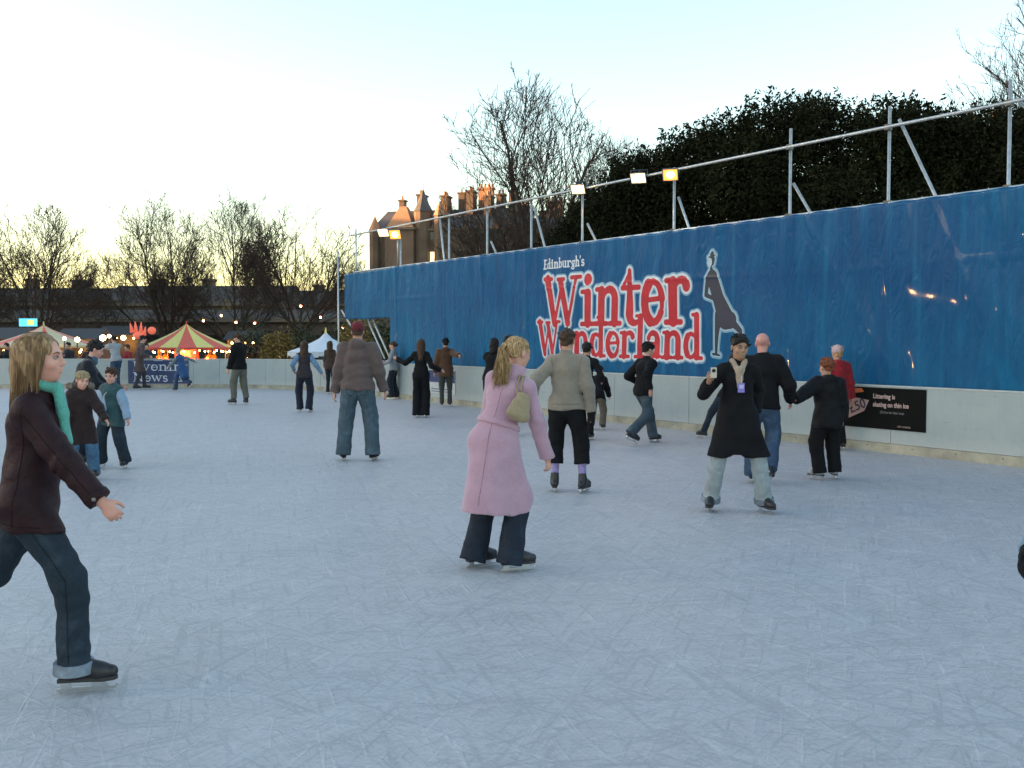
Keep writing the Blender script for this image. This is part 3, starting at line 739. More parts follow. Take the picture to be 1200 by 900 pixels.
# printed colour runs from pale blue at the far end to deep blue at the near end, one tone per sewn panel
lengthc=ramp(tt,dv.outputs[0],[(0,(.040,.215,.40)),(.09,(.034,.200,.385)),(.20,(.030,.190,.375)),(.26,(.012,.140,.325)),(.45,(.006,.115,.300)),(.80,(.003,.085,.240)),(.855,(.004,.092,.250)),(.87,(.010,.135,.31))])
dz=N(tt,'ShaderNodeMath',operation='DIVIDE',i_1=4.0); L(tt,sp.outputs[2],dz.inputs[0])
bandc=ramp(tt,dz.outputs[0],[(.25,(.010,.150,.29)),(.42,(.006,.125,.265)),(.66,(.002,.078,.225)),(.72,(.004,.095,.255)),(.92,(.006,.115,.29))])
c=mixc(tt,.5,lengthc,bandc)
n1=N(tt,'ShaderNodeTexNoise',i_Scale=1.1,i_Detail=8.0,i_Roughness=.62,i_Distortion=.7); L(tt,tc.outputs['Object'],n1.inputs['Vector'])
c=mixc(tt,ramp(tt,n1.outputs[0],[(.45,0),(.78,.4)]),c,(.03,.18,.33))
n2=N(tt,'ShaderNodeTexNoise',i_Scale=14.0,i_Detail=5.0,i_Roughness=.7); L(tt,tc.outputs['Object'],n2.inputs['Vector'])
c=mixc(tt,ramp(tt,n2.outputs[0],[(.5,0),(.8,.25)]),c,(.05,.22,.38))
mp=N(tt,'ShaderNodeMapping'); mp.inputs['Scale'].default_value=(7,1,.35); L(tt,tc.outputs['Object'],mp.inputs[0])
n3=N(tt,'ShaderNodeTexNoise',i_Scale=1.0,i_Detail=4.0,i_Distortion=.5); L(tt,mp.outputs[0],n3.inputs['Vector'])
c=mixc(tt,ramp(tt,n3.outputs[0],[(.54,0),(.70,.45)]),c,(.03,.21,.40))  # paler vertical streaks: light along the folds put into the colour
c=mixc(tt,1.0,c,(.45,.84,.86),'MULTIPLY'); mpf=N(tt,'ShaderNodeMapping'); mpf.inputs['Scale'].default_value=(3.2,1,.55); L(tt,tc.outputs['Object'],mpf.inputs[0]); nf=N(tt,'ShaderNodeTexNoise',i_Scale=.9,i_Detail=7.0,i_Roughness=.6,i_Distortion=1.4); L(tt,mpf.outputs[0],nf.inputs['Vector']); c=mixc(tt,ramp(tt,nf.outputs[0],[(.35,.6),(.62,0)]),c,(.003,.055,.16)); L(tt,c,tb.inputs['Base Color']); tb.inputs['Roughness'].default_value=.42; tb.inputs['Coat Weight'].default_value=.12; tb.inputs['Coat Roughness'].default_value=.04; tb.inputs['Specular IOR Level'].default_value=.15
bmp=N(tt,'ShaderNodeBump',i_Strength=.5,i_Distance=.05); mp2=N(tt,'ShaderNodeMapping'); mp2.inputs['Scale'].default_value=(2.4,1,.8); mp2.inputs['Rotation'].default_value=(0,.35,0); L(tt,tc.outputs['Object'],mp2.inputs[0])
n4=N(tt,'ShaderNodeTexNoise',i_Scale=2.0,i_Detail=6.0,i_Distortion=2.2); L(tt,mp2.outputs[0],n4.inputs['Vector']); L(tt,n4.outputs[0],bmp.inputs['Height']); L(tt,bmp.outputs[0],tb.inputs['Normal'])
ban=wallroot('printed_tarpaulin','long blue printed tarpaulin with red Winter Wonderland lettering hung above the right barrier','banner')
def sheet(s0,s1,z0,z1,ds,dz):
    ns=int((s1-s0)/ds)+1; nz=int((z1-z0)/dz)+1; V=[]; 
    for i in range(ns+1):
        s=s0+(s1-s0)*i/ns
        for j in range(nz+1):
            z=z0+(z1-z0)*j/nz; zz=z
            if j==nz: zz=z-.012*abs(math.sin(s*6.3))
            if j==0: zz=z+.010*math.sin(s*3.1)+.008*math.sin(s*9)
            V.append((s,tarp(s,z),zz))
    F=[(i*(nz+1)+j,(i+1)*(nz+1)+j,(i+1)*(nz+1)+j+1,i*(nz+1)+j+1) for i in range(ns) for j in range(nz)]
    # back layer a few millimetres behind so the sheet has thickness
    n=len(V); V2=[(x,y+.004,z) for x,y,z in V]; F2=[tuple(reversed([q+n for q in f])) for f in F]
    rim=[(i*(nz+1)+nz,(i+1)*(nz+1)+nz,(i+1)*(nz+1)+nz+n,i*(nz+1)+nz+n) for i in range(ns)]+[((i+1)*(nz+1),i*(nz+1),i*(nz+1)+n,(i+1)*(nz+1)+n) for i in range(ns)]
    return V+V2,F+F2+rim
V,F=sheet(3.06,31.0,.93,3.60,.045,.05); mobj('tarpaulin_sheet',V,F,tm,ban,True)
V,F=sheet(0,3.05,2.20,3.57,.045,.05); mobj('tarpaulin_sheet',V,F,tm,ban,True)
# lettering: serif glyphs from tapered strokes, polygonised on a fine grid
G={ # width, strokes (x0,y0,r0,x1,y1,r1) and arcs ('a',cx,cy,rx,ry,a0,a1,r0,r1) in units of cap height 1
'W':(.98,[(.10,.97,.085,.28,.06,.075),(.28,.04,.03,.48,.80,.035),(.46,.90,.075,.64,.06,.070),(.64,.04,.03,.86,.95,.035),(.0,.97,.03,.22,.97,.03),(.38,.95,.03,.55,.95,.028),(.74,.97,.03,.98,.97,.03)]),
'i':(.36,[(.18,.58,.085,.18,.05,.085),(.03,.62,.030,.18,.62,.032),(.02,.03,.032,.34,.03,.032),(.18,.84,.10,.181,.84,.10)]),
'n':(.62,[(.15,.60,.078,.15,.05,.082),(.03,.63,.030,.15,.63,.032),(.01,.03,.032,.29,.03,.032),('a',.33,.45,.14,.17,170,0,.035,.080),(.47,.45,.080,.47,.05,.080),(.35,.03,.032,.61,.03,.032)]),
't':(.44,[(.19,.90,.035,.19,.20,.085),('a',.31,.17,.12,.14,180,320,.080,.025),(.02,.62,.034,.40,.62,.034),(.05,.66,.02,.19,.86,.03)]),
'e':(.52,[('a',.27,.33,.19,.30,-15,330,.035,.050),('a',.27,.33,.19,.30,120,250,.080,.075),(.12,.36,.028,.45,.38,.028),('a',.27,.33,.19,.30,10,60,.06,.04)]),
'r':(.50,[(.16,.60,.078,.16,.05,.082),(.03,.63,.030,.16,.63,.032),(.01,.03,.032,.32,.03,.032),('a',.32,.46,.14,.17,170,60,.03,.055),(.42,.56,.068,.43,.53,.068)]),
'o':(.54,[('a',.27,.33,.20,.29,0,360,.045,.045),('a',.27,.33,.19,.28,130,230,.075,.075),('a',.27,.33,.19,.28,-50,50,.075,.075)]),
'd':(.60,[(.43,1.02,.075,.43,.06,.080),(.30,1.04,.030,.43,1.04,.032),(.43,.03,.032,.58,.03,.032),('a',.25,.32,.16,.28,60,310,.038,.038),('a',.25,.32,.16,.28,130,230,.075,.075)]),
'l':(.34,[(.17,1.02,.082,.17,.05,.085),(.03,1.05,.030,.17,1.05,.032),(.01,.03,.032,.33,.03,.032)]),
'a':(.54,[('a',.25,.47,.14,.15,160,0,.05,.07),(.11,.50,.06,.115,.49,.06),(.39,.47,.080,.40,.08,.080),(.40,.04,.05,.52,.05,.02),('a',.24,.20,.12,.15,60,320,.045,.055)]),
'E':(.60,[(.15,.95,.08,.15,.05,.08),(.02,.97,.03,.52,.97,.035),(.02,.03,.03,.54,.03,.035),(.15,.52,.03,.40,.52,.035),(.52,.97,.03,.52,.80,.02),(.54,.03,.03,.56,.22,.02)]),
'b':(.58,[(.14,1.02,.08,.14,.05,.08),(.02,1.04,.03,.14,1.04,.03),('a',.32,.32,.16,.27,-170,120,.04,.045),('a',.32,.32,.16,.27,-50,50,.075,.075)]),
'u':(.62,[(.14,.62,.08,.14,.20,.08),(.02,.64,.03,.14,.64,.03),('a',.30,.20,.16,.16,180,330,.07,.03),(.46,.62,.08,.46,.05,.08),(.34,.64,.03,.46,.64,.03),(.46,.03,.03,.60,.03,.03)]),
'g':(.54,[('a',.25,.42,.15,.18,0,360,.05,.05),(.36,.58,.04,.50,.64,.04),(.16,.24,.05,.36,.10,.06),('a',.25,-.10,.18,.13,40,380,.04,.045)]),
'h':(.62,[(.15,1.02,.08,.15,.05,.08),(.03,1.04,.03,.15,1.04,.03),(.01,.03,.03,.29,.03,.03),('a',.33,.45,.14,.17,170,0,.035,.08),(.47,.45,.08,.47,.05,.08),(.35,.03,.03,.61,.03,.03)]),
"'":(.20,[(.10,1.0,.07,.08,.78,.03)]),
's':(.42,[('a',.22,.47,.13,.15,30,250,.05,.065),('a',.21,.18,.14,.16,70,-150,.065,.05)]),
'v':(.56,[(.10,.62,.08,.28,.05,.05),(.28,.05,.03,.46,.62,.035),(.0,.64,.03,.20,.64,.03),(.36,.64,.03,.56,.64,.03)]),
'N':(.78,[(.14,.95,.04,.14,.05,.035),(.14,.95,.08,.62,.05,.06),(.62,.95,.04,.62,.05,.035),(.0,.97,.03,.16,.97,.03),(.52,.97,.03,.74,.97,.03),(.03,.03,.03,.27,.03,.03)]),
'w':(.80,[(.10,.62,.08,.26,.05,.05),(.26,.05,.03,.40,.58,.03),(.40,.60,.08,.55,.05,.05),(.55,.05,.03,.70,.62,.03),(.0,.64,.03,.20,.64,.03),(.60,.64,.03,.80,.64,.03)]),
}
def glyph_layout(text, x0, x1, base, cap, track=.0, caps=None):
    ws=[G[c][0]+track for c in text]; tot=sum(ws)-track; sx=(x1-x0)/tot; out=[]; x=x0
    for c,wd in zip(text,ws):
        ch=cap*(caps.get(c,1) if caps else 1); out.append((c,x,sx,ch)); x+=wd*sx
    return out
def glyph_sdf(lay, base, X, Z):
    """signed distance (metres) of the word on the grid"""
    f=np.full(X.shape,9.0)
    for c,x,sx,ch in lay:
        rs=min(sx*1.0,ch)
        for st in G[c][1]:
            if st[0]=='a':
                _,cx,cy,rx,ry,a0,a1,r0,r1=st; m=max(5,int(abs(a1-a0)/20)); pts=[(cx+rx*math.cos(R(a0+(a1-a0)*i/m)),cy+ry*math.sin(R(a0+(a1-a0)*i/m)),r0+(r1-r0)*i/m) for i in range(m+1)]
                segs=[(*pts[i],*pts[i+1]) for i in range(m)]
                segs=[(a,b_,r,c2,d2,r2) for a,b_,r,c2,d2,r2 in segs]
            else: segs=[st]
            for ax,ay,ra,bx,by,rb in segs:
                ax=x+ax*sx; bx=x+bx*sx; ay=base+ay*ch; by=base+by*ch; dx,dy=bx-ax,by-ay; l2=max(dx*dx+dy*dy,1e-9)
                t=np.clip(((X-ax)*dx+(Z-ay)*dy)/l2,0,1)
                d=np.hypot(X-ax-t*dx,Z-ay-t*dy)-(ra+(rb-ra)*t)*rs*1.0
                f=np.minimum(f,d)
    return f
def iso_poly(f, xs, zs, lev):
    """polygons of the region f<lev by marching squares"""
    V=[];F=[];cache={}
    g=f-lev; nx,nz=g.shape
    def vert(key,p):
        if key not in cache: cache[key]=len(V); V.append(p)
        return cache[key]
    ins=g<0
    cells=np.argwhere(ins[:-1,:-1]|ins[1:,:-1]|ins[1:,1:]|ins[:-1,1:])
    for i,j in cells:
        cs=[(i,j),(i+1,j),(i+1,j+1),(i,j+1)]; poly=[]
        for k in range(4):
            a=cs[k]; b_=cs[(k+1)%4]; ia=ins[a]; ib=ins[b_]
            if ia: poly.append(vert(a,(xs[a[0]],zs[a[1]])))
            if ia!=ib:
                t=g[a]/(g[a]-g[b_]); poly.append(vert((min(a,b_),max(a,b_)),(xs[a[0]]+(xs[b_[0]]-xs[a[0]])*t,zs[a[1]]+(zs[b_[1]]-zs[a[1]])*t)))
        if len(poly)>=3: F.append(tuple(poly))
    return V,F
def word(text,name,x0,x1,base,cap,st,layers,parent,yfn,track=.0,caps=None,shear=0):
    lay=glyph_layout(text,x0,x1,base,cap,track,caps)
    xs=np.arange(x0-.15,x1+.2,st); zs=np.arange(base-cap*.35,base+cap*1.3,st); X,Z=np.meshgrid(xs,zs,indexing='ij')
    f=glyph_sdf(lay,base,X-shear*(Z-base),Z)
    for nm,lev,off,mat in layers:
        V,F=iso_poly(f,xs,zs,lev)
        mobj(nm,[(x,yfn(x,z)-off,z) for x,z in V],F,mat,parent,True)
red=cloth('print_red',(.52,.030,.045),.45,var=.2,scale=3,bump=.1,weave=40,sheen=0); wht=plain('print_white',(.62,.66,.72),.5,var=.08); dkb=plain('print_navy',(.012,.018,.045),.5,var=.15)
hal=plain('print_pale_blue',(.16,.33,.48),.5,var=.2,scale=5)
word('Winter','red_lettering',10.55,15.06,1.90,.99,.022,[('lettering_halo',.085,.004,hal),('lettering_outline',.056,.007,wht),('lettering',.012,.011,red)],ban,tarp,caps={'W':1.04,'i':1.12,'n':1.15,'t':1.16,'e':1.28,'r':1.28})
word('Wonderland','red_lettering',10.26,15.40,1.27,.76,.020,[('lettering_halo',.075,.005,hal),('lettering_outline',.048,.009,wht),('lettering',.010,.013,red)],ban,tarp,caps={'W':.98})
word("Edinburgh's",'small_lettering',10.50,11.95,3.12,.20,.009,[('small_lettering',.005,.006,wht)],ban,lambda s,z:tarp(s,z)) 
# generic skater silhouette with pale halo
fx0=15.55
segs=[(.10,1.62,.085,.12,1.66,.075),(.02,1.70,.018,.20,1.73,.018),(.11,1.74,.055,.12,1.76,.05),(.10,1.50,.04,.12,1.42,.05),(.12,1.36,.13,.28,.98,.135),(.28,.98,.135,.47,.62,.19),(.40,.62,.10,.56,.60,.16),(.55,.62,.09,.80,.42,.055),(.80,.42,.05,.88,.20,.028),(.30,.70,.10,.26,.35,.055),(.26,.35,.055,.24,.02,.035),(.16,.02,.03,.32,.0,.025),(.02,1.34,.06,-.02,1.05,.05),(-.02,1.05,.05,.16,.98,.04)]
xs=np.arange(fx0-.35,fx0+1.3,.018); zs=np.arange(1.15,3.4,.018); X,Z=np.meshgrid(xs,zs,indexing='ij'); f=np.full(X.shape,9.0)
for ax,ay,ra,bx,by,rb in segs:
    ax+=fx0-.05;bx+=fx0-.05;ay+=1.35;by+=1.35; dx,dy=bx-ax,by-ay; l2=max(dx*dx+dy*dy,1e-9); t=np.clip(((X-ax)*dx+(Z-ay)*dy)/l2,0,1); f=np.minimum(f,np.hypot(X-ax-t*dx,Z-ay-t*dy)-(ra+(rb-ra)*t))
for nm,lev,off,mat in (('skater_halo',.045,.004,hal),('skater_outline',.018,.007,plain('print_ice',(.32,.48,.58),.5)),('skater_silhouette',-.008,.010,dkb)):
    V,F=iso_poly(f,xs,zs,lev); mobj(nm,[(x,tarp(x,z)-off,z) for x,z in V],F,mat,ban,True)
xs=np.arange(fx0-.1,fx0+.2,.012); zs=np.arange(2.85,3.1,.012); X,Z=np.meshgrid(xs,zs,indexing='ij'); f=np.hypot((X-fx0-.02)/.05,(Z-2.96)/.075)-1
V,F=iso_poly(f,xs,zs,0); mobj('skater_face',[(x,tarp(x,z)-.013,z) for x,z in V],F,plain('print_face',(.4,.5,.55),.5),ban,True)
# ------------------------------------------------------------------ scaffold
galv=plain('galvanised_tube',(.50,.52,.53),.38,.55,var=.2,scale=14); clampm=plain('clamp_dark',(.12,.12,.12),.5,.6)
sc_=wallroot('scaffold_frame','galvanised scaffold tubes standing behind and above the blue tarpaulin','scaffold')
for i,ps in enumerate(PS):
    top=5.0 if i>=6 else 4.76
    if i==0: top=4.40
    MB().tube([(ps,.24,-1.2),(ps,.24,top)],.0242,10).build('post',galv,sc_,True)
MB().tube([(.45,.20,3.60),(31,.20,3.60)],.0242,10).build('lower_rail',galv,sc_,True)
MB().tube([(.30,.185,4.70),(31,.185,4.70)],.0242,10).build('upper_rail',galv,sc_,True)
for a,b_ in BR[:]: MB().tube([(a[0],.30,a[1]),(b_[0]+(b_[0]-a[0])*.3,.30,b_[1]+(b_[1]-a[1])*.3)],.0242,10).build('brace',galv,sc_,True)
for px,py,px2,py2 in ((563,283,571,302),(674,262,683,280),(779,231,787,254)):
    a=(s_at(px),z_at(px,py)); b_=(s_at(px2),z_at(px2,py2)); MB().tube([(a[0],.30,a[1]),(a[0]+(b_[0]-a[0])*4,.30,a[1]+(b_[1]-a[1])*4)],.0242,10).build('brace',galv,sc_,True)
for ps in PS[1:]:
    for zz in (4.70,3.60): MB().box((ps,.215,zz),(.07,.09,.08)).build('clamp',clampm,sc_)
m=MB(); 
for i in range(48):
    s=3.2+i*.56; m.tube([(s+.03*math.cos(a),.20+.03*math.sin(a)*1.0,3.60) for a in [0]]+[(s,.10,3.57)],.004,4)
m=MB()
tie=plain('tie_white',(.45,.47,.48),.5)
for i in range(54): 
    s=3.15+i*.5; MB().tube([(s,.098+(tarp(s,3.56)-.10),3.565),(s+.01,.165,3.60),(s+.01,.20,3.632)],.006,5).build('cable_tie',tie,ban)
m=MB()
for px in (388,):
    s=-.95; m.tube([(s,.3,-1.2),(s,.3,4.35)],.0242,10)
m.build('post',galv,sc_,True)
for a,b_ in (((-.75,2.50),(1.55,.9)),((1.35,2.30),(2.55,1.10)),((.95,2.35),(2.25,1.05)),((.35,4.9),(.35,2.9)),((.35,3.9),(1.0,3.5))):
    MB().tube([(a[0],.32,a[1]),(b_[0],.32,b_[1])],.0242,8).build('brace',galv,sc_,True)
# wooden board at the end of the opening
MB().tube([(2.98,.30,-1.2),(2.98,.30,2.3)],.03,8).build('post',plain('post_tan',(.3,.2,.1),.8),sc_,True)

# ------------------------------------------------------------------ floodlights
hous=plain('flood_housing',(.12,.12,.13),.45,.5); 
def flood(s,z,label,col,strn,tilt=50,yaw=0,size=1.0,pole=None,light=60):
    r=empty('floodlight',tuple(wallpt(s,.12))[:2]+(z,),WA+yaw,label,'floodlight','floodlights along the scaffold rail')
    Mx=Matrix.Rotation(R(tilt),3,'X')           # lens faces -y, tipped down
    m=MB(); 
    w_,h_,d_=.34*size,.26*size,.12*size
    fr=[Vector((x,-d_,y)) for x,y in((-w_/2,-h_/2),(w_/2,-h_/2),(w_/2,h_/2),(-w_/2,h_/2))]; bk=[Vector((x*.6,0,y*.6)) for x,y in((-w_/2,-h_/2),(w_/2,-h_/2),(w_/2,h_/2),(-w_/2,h_/2))]
    V=[Mx@v for v in fr+bk]; m.add(V,[(4,7,6,5),(0,4,5,1),(1,5,6,2),(2,6,7,3),(3,7,4,0)])
    for k in range(4):
        a,b_=V[k],V[(k+1)%4]; m.tube([a,b_],.010,5)
    m.build('housing',hous,r)
    lm=MB(); q=.47; lm.add([Mx@Vector((x*w_*q,-d_*.93,y*h_*q)) for x,y in((-1,-1),(1,-1),(1,1),(-1,1))],[(0,1,2,3)])
    le=lm.build('lens',glow('flood_glow_%s'%col,{'w':(1,.74,.42),'o':(1,.30,.05)}[col],{'w':.42,'o':.50}[col]),r); lc=MB(); lc.add([Mx@Vector((x*w_*.26,-d_*.93-.006,y*h_*.28)) for x,y in [(math.cos(a*PI/5),math.sin(a*PI/5)) for a in range(10)]],[tuple(range(10))]); lc.build('lamp_core',glow('flood_core',(1,.82,.5),6),le)
    bm_=MB(); bm_.tube([(-w_/2-.015,-.03,0),(-w_/2-.015,.02,.10),(w_/2+.015,.02,.10),(w_/2+.015,-.03,0)],.009,5); bm_.tube([(0,.02,.10),(0,.06,.0 if pole is None else -.02)],.012,6); bm_.build('bracket',hous,r)
    if pole: MB().tube([(0,.07,.05),(0,.07,-z+pole)],.022,8).build('pole',galv,r,True)
    l=bpy.data.lights.new('flood_lamp','SPOT'); l.energy=light; l.spot_size=R(120); l.spot_blend=.8; l.color={'w':(1,.85,.65),'o':(1,.5,.2)}[col]; l.shadow_soft_size=.12
    lo=link(bpy.data.objects.new('lamp',l),r); v=Mx@Vector((0,-1,0)); lo.location=Mx@Vector((0,-d_-.03,0)); lo.rotation_euler=v.to_track_quat('-Z','Y').to_euler()
flood(2.70,4.63,'white floodlight at the far end of the rail beside the stone hotel','w',2.2,tilt=35,light=12,size=.95,yaw=R(38))
flood(3.44,4.50,'orange tinted floodlight on its own short pole at the far end of the tarpaulin','o',1.3,tilt=25,pole=3.6,light=10,yaw=R(38))
flood(11.72,4.74,'white floodlight on the rail above the Winter lettering, against the bare tree','w',1.3,tilt=40,light=12,yaw=R(38),size=.85)
flood(13.62,4.72,'white floodlight between the bare tree and the orange lamp','w',1.8,tilt=40,light=12,yaw=R(38),size=.85)
flood(14.52,4.63,'glowing orange floodlight nearest to the evergreen hedge','o',.45,tilt=20,light=12,yaw=R(38),size=.8)
# two small floods on the opposite side of the rink, mirrored in the tarpaulin
for (x,y,z,col,lab) in ((-15.4,15.25,2.65,'o','low orange floodlight on a short stand across the rink'),(-19.4,32.3,1.95,'w','small warm floodlight on a stand by the far corner of the rink')):
    rr_=empty('floodlight',(x,y,0),0,lab,'floodlight'); dv_=Vector((5.65-x,14.3-y,-.3)) if col=='o' else Vector((-.29-x,23.45-y,-.1)); an_=math.atan2(-dv_.x,dv_.y); rr_.rotation_euler=(0,0,an_)
    MB().tube([(0,-.12,0),(0,-.12,z+.12),(0,-.05,z+.12)],.02,8).build('pole',galv,rr_,True); MB().box((0,-.05,z),(.20,.10,.13)).build('housing',hous,rr_); MB().box((0,.004,z),(.15,.004,.09)).build('lens',glow('flood_glow_far',(1,.55,.25),260),rr_)

# ------------------------------------------------------------------ advertising boards
def sign(name,label,px0,px1,z0,z1,mat):
    r=empty(name,WO,WA,label,'sign'); s0,s1=s_at(px0),s_at(px1)
    MB().box(((s0+s1)/2,-.009,(z0+z1)/2),(s1-s0,.010,z1-z0)).build('board',mat,r); return r,s0,s1
def text(txt,parent,x,y,z,size,mat,name='lettering',ext=.0005,bold=.0,rot=None,spacing=1.0,align='LEFT',sx=1.0):
    cu=bpy.data.curves.new(name,'FONT'); cu.body=txt; cu.size=size; cu.extrude=ext; cu.offset=bold; cu.space_character=spacing; cu.align_x=align; cu.resolution_u=3
    o=bpy.data.objects.new(name,cu); COL.objects.link(o); dg=bpy.context.evaluated_depsgraph_get(); me=bpy.data.meshes.new_from_object(o.evaluated_get(dg)); bpy.data.objects.remove(o)
    me.materials.clear(); me.materials.append(mat); o=bpy.data.objects.new(name,me); o.location=(x,y,z); o.rotation_euler=(R(90),0 if rot is None else rot,0); o.scale=(sx,1,1); return link(o,parent)
blk=plain('sign_black',(.005,.006,.006),.7,var=.2,spec=.1)
r,s0,s1=sign('littering_sign','black advertising board about littering on the right barrier, with a large 50 pound note',968,1086,.335,.93,blk)
tx=plain('sign_pink',(.50,.36,.34),.5); orange=plain('sign_orange',(.55,.13,.04),.5); grn=plain('sign_grey_text',(.22,.2,.2),.5)
a=s_at(1024)
text('Littering is',r,a,-.0165,.775,.095,tx,bold=.0022,sx=.92)
text('skating on thin ice',r,a,-.0165,.655,.095,tx,bold=.0022,sx=.86)
text('£50 fine for litter louts',r,a+.12,-.0165,.560,.055,grn,sx=.8); 
text('CITY COUNCIL',r,a+.42,-.0165,.375,.035,tx,sx=.9)
MB().prism([(s0+.06,.42),(s0+.30,.40),(a-.15,.58),(a-.07,.74),(s0+.33,.80),(s0+.12,.66)],0,.002,lambda x,y,z:(x,-.0145-z,y)).build('banknote_print',plain('note_print',(.42,.25,.22),.5),r)
MB().prism([(s0+.16,.77),(s0+.40,.815),(a-.16,.86),(a-.2,.91),(s0+.2,.90)],0,.002,lambda x,y,z:(x,-.0145-z,y)).build('orange_print',orange,r)
text('£50',r,s_at(998),-.0185,.53,.20,plain('note_ink',(.03,.03,.05),.5),'note_number',bold=.004,rot=R(-22))
MB().prism([(s0+.02,.36),(s0+.20,.36),(s0+.27,.42),(s0+.06,.44)],0,.002,lambda x,y,z:(x,-.0175-z,y)).build('mauve_print',plain('mauve',(.10,.09,.22),.5),r)
# newspaper board on the far barrier: white serif words on navy
r=empty('newspaper_sign',(0,33.5,0),0,'navy advertising board with white Evening News lettering on the far barrier','sign')
x0,x1=at(150,33.5,z=0).x,at(221,33.5,z=0).x; navy=plain('sign_navy',(.018,.045,.14),.4)
MB().box(((x0+x1)/2,-.009,.535),(x1-x0,.010,.76)).build('board',navy,r)
MB().box(((x0+x1)/2+.0,-.0155,.905),(.30,.003,.018)).build('thin_line',wht,r)
wd=x1-x0
word('Evenin','lettering',x0+.16,x0+wd*.90,.58,.30,.010,[('lettering',.0,.016,wht)],r,lambda s,z:0.0); 
word('g','lettering',x0+wd*.90,x0+wd*.985,.58,.30,.010,[('lettering',.0,.016,wht)],r,lambda s,z:0.0)
word('News','lettering',x0+.16,x0+wd*.66,.22,.30,.010,[('lettering',.0,.016,wht)],r,lambda s,z:0.0)
m=MB()
for k in range(10):
    a0=k*PI/9; m.box((x0+wd*.82+math.cos(a0)*.11,-.016,.24+math.sin(a0)*.16),(.035,.003,.05))
m.box((x0+wd*.82,-.016,.23),(.30,.003,.035)); m.box((x0+wd*.82,-.016,.31),(.06,.003,.11)); m.build('emblem',wht,r)
r=empty('small_poster',WO,WA,'small white and navy poster fixed low on the barrier beside the person in brown','poster')
s0,s1=s_at(503),s_at(534); MB().box(((s0+s1)/2,-.009,.55),(s1-s0,.01,.60)).build('board',plain('poster_white',(.5,.53,.53),.5),r)
MB().box(((s0+s1)/2,-.0155,.68),((s1-s0)*.98,.003,.30)).build('navy_panel',navy,r)
for z in (.36,.30): MB().box(((s0+s1)/2,-.0155,z),((s1-s0)*.8,.003,.02)).build('rule_line',navy,r)

# ------------------------------------------------------------------ trees
bark=plain('bark_dark',(.040,.030,.022),.9,var=.35,scale=6,bump=.5); twigm=plain('twig_dark',(.050,.033,.024),.9,var=.3)
def bare_tree(name,label,base,hgt,width,seed,group,dens=1.0,limbs=7,trunk=.24,twr=.015,low=.20,maxlev=5):
    """trunk, limbs fanning out from its top, branches that keep turning outwards until they meet a dome-shaped crown"""
    rg=random.Random(seed); big=MB(); small=MB(); cz=hgt*.42; rx=width/2; rz=hgt-cz; org=Vector((0,0,hgt*low*.8)); lobes=[(rg.uniform(0,6.28),rg.uniform(.05,.16)) for _ in range(4)]
    def inside(p):
        a=math.atan2(p.y,p.x); w_=1+sum(m*math.sin((k+2)*a+ph) for k,(ph,m) in enumerate(lobes))
        z=(p.z-cz)/(rz if p.z>cz else cz*.75); return (p.x/rx/w_)**2+(p.y/rx/w_)**2+z*z<1
    def grow(p,d,l,r,lev):
        pts=[p]; rad=[r]; n=max(2,int(l/(hgt*.045))) if lev<4 else 3
        for i in range(n):
            out=(p-org).normalized(); d=(d+out*.13+Vector((rg.gauss(0,.10),rg.gauss(0,.10),rg.gauss(0,.07)+.03))).normalized(); q=p+d*l/n
            if lev>1 and not inside(q) and i>0 and rg.random()<.75: break
            p=q; pts.append(p); rad.append(max(twr*.55,r*(1-.55*(i+1)/n)))
        n=len(pts)-1
        (big if lev<2 else small).tube(pts,rad,7 if lev<2 else (5 if lev<3 else 3),caps=False)
        if lev>=maxlev: return
        nk={1:8,2:6,3:5,4:3}[lev]
        for k in range(nk):
            if rg.random()>dens and lev>1: continue
            t_=.18+.80*(k+rg.random())/nk; x=t_*n; i=min(int(x),n-1); q=pts[i].lerp(pts[i+1],x-i); dd=(pts[i+1]-pts[i]).normalized()
            o=Matrix.Rotation(k*2.4+rg.uniform(-.5,.5),3,dd)@dd.orthogonal().normalized()
            nd=(dd+o*rg.uniform(.55,1.05)+Vector((0,0,.08))).normalized()
            grow(q,nd,l*rg.uniform(.42,.66)*(1.25-.45*t_),max(twr*.8,rad[i]*rg.uniform(.42,.60)),lev+1)
    th=hgt*low; r0=trunk*hgt/9*.5; tp=[Vector((0,0,0)),Vector((rg.gauss(0,.05),0,th*.5)),Vector((rg.gauss(0,.08),rg.gauss(0,.05),th))]
    big.tube(tp,[r0*1.25,r0,r0*.92],9,caps=False)
    for k in range(limbs):
        a=k*2*PI/limbs+rg.uniform(-.3,.3); el=R(rg.uniform(30,52)) if k%3 else R(rg.uniform(60,84)); d=Vector((math.cos(a)*math.cos(el),math.sin(a)*math.cos(el),math.sin(el)))
        reach=math.hypot(rx*math.cos(el),(hgt-th)*math.sin(el)); st=tp[1].lerp(tp[2],rg.uniform(.5,1)); grow(st,d,reach*rg.uniform(.72,.88),r0*rg.uniform(.42,.62),1)
    r=empty(name,base,0,label,'tree',group); big.build('trunk',bark,r,True); small.build('crown',twigm,r); return r
GB='bare trees beyond the far barrier'
def bt(px,d,topy,seed,label,wpx,group=GB,gz=-1.2,**k):
    k.setdefault('dens',.88)
    bare_tree('bare_tree',label,at(px,d,z=gz),1.65+(396-topy)/1200*d-gz,wpx/1200*d,seed,group,**k)
bt(52,58,240,11,'wide bare tree furthest left, above the blonde woman',155,limbs=9)
bt(-35,62,262,12,'bare tree cut by the left edge of the photo',110)
bt(196,67,230,13,'bare tree directly behind the red and yellow striped tent',150,limbs=9)
bt(274,66,230,114,'bare forked tree above the man in the black jacket',118,limbs=8)
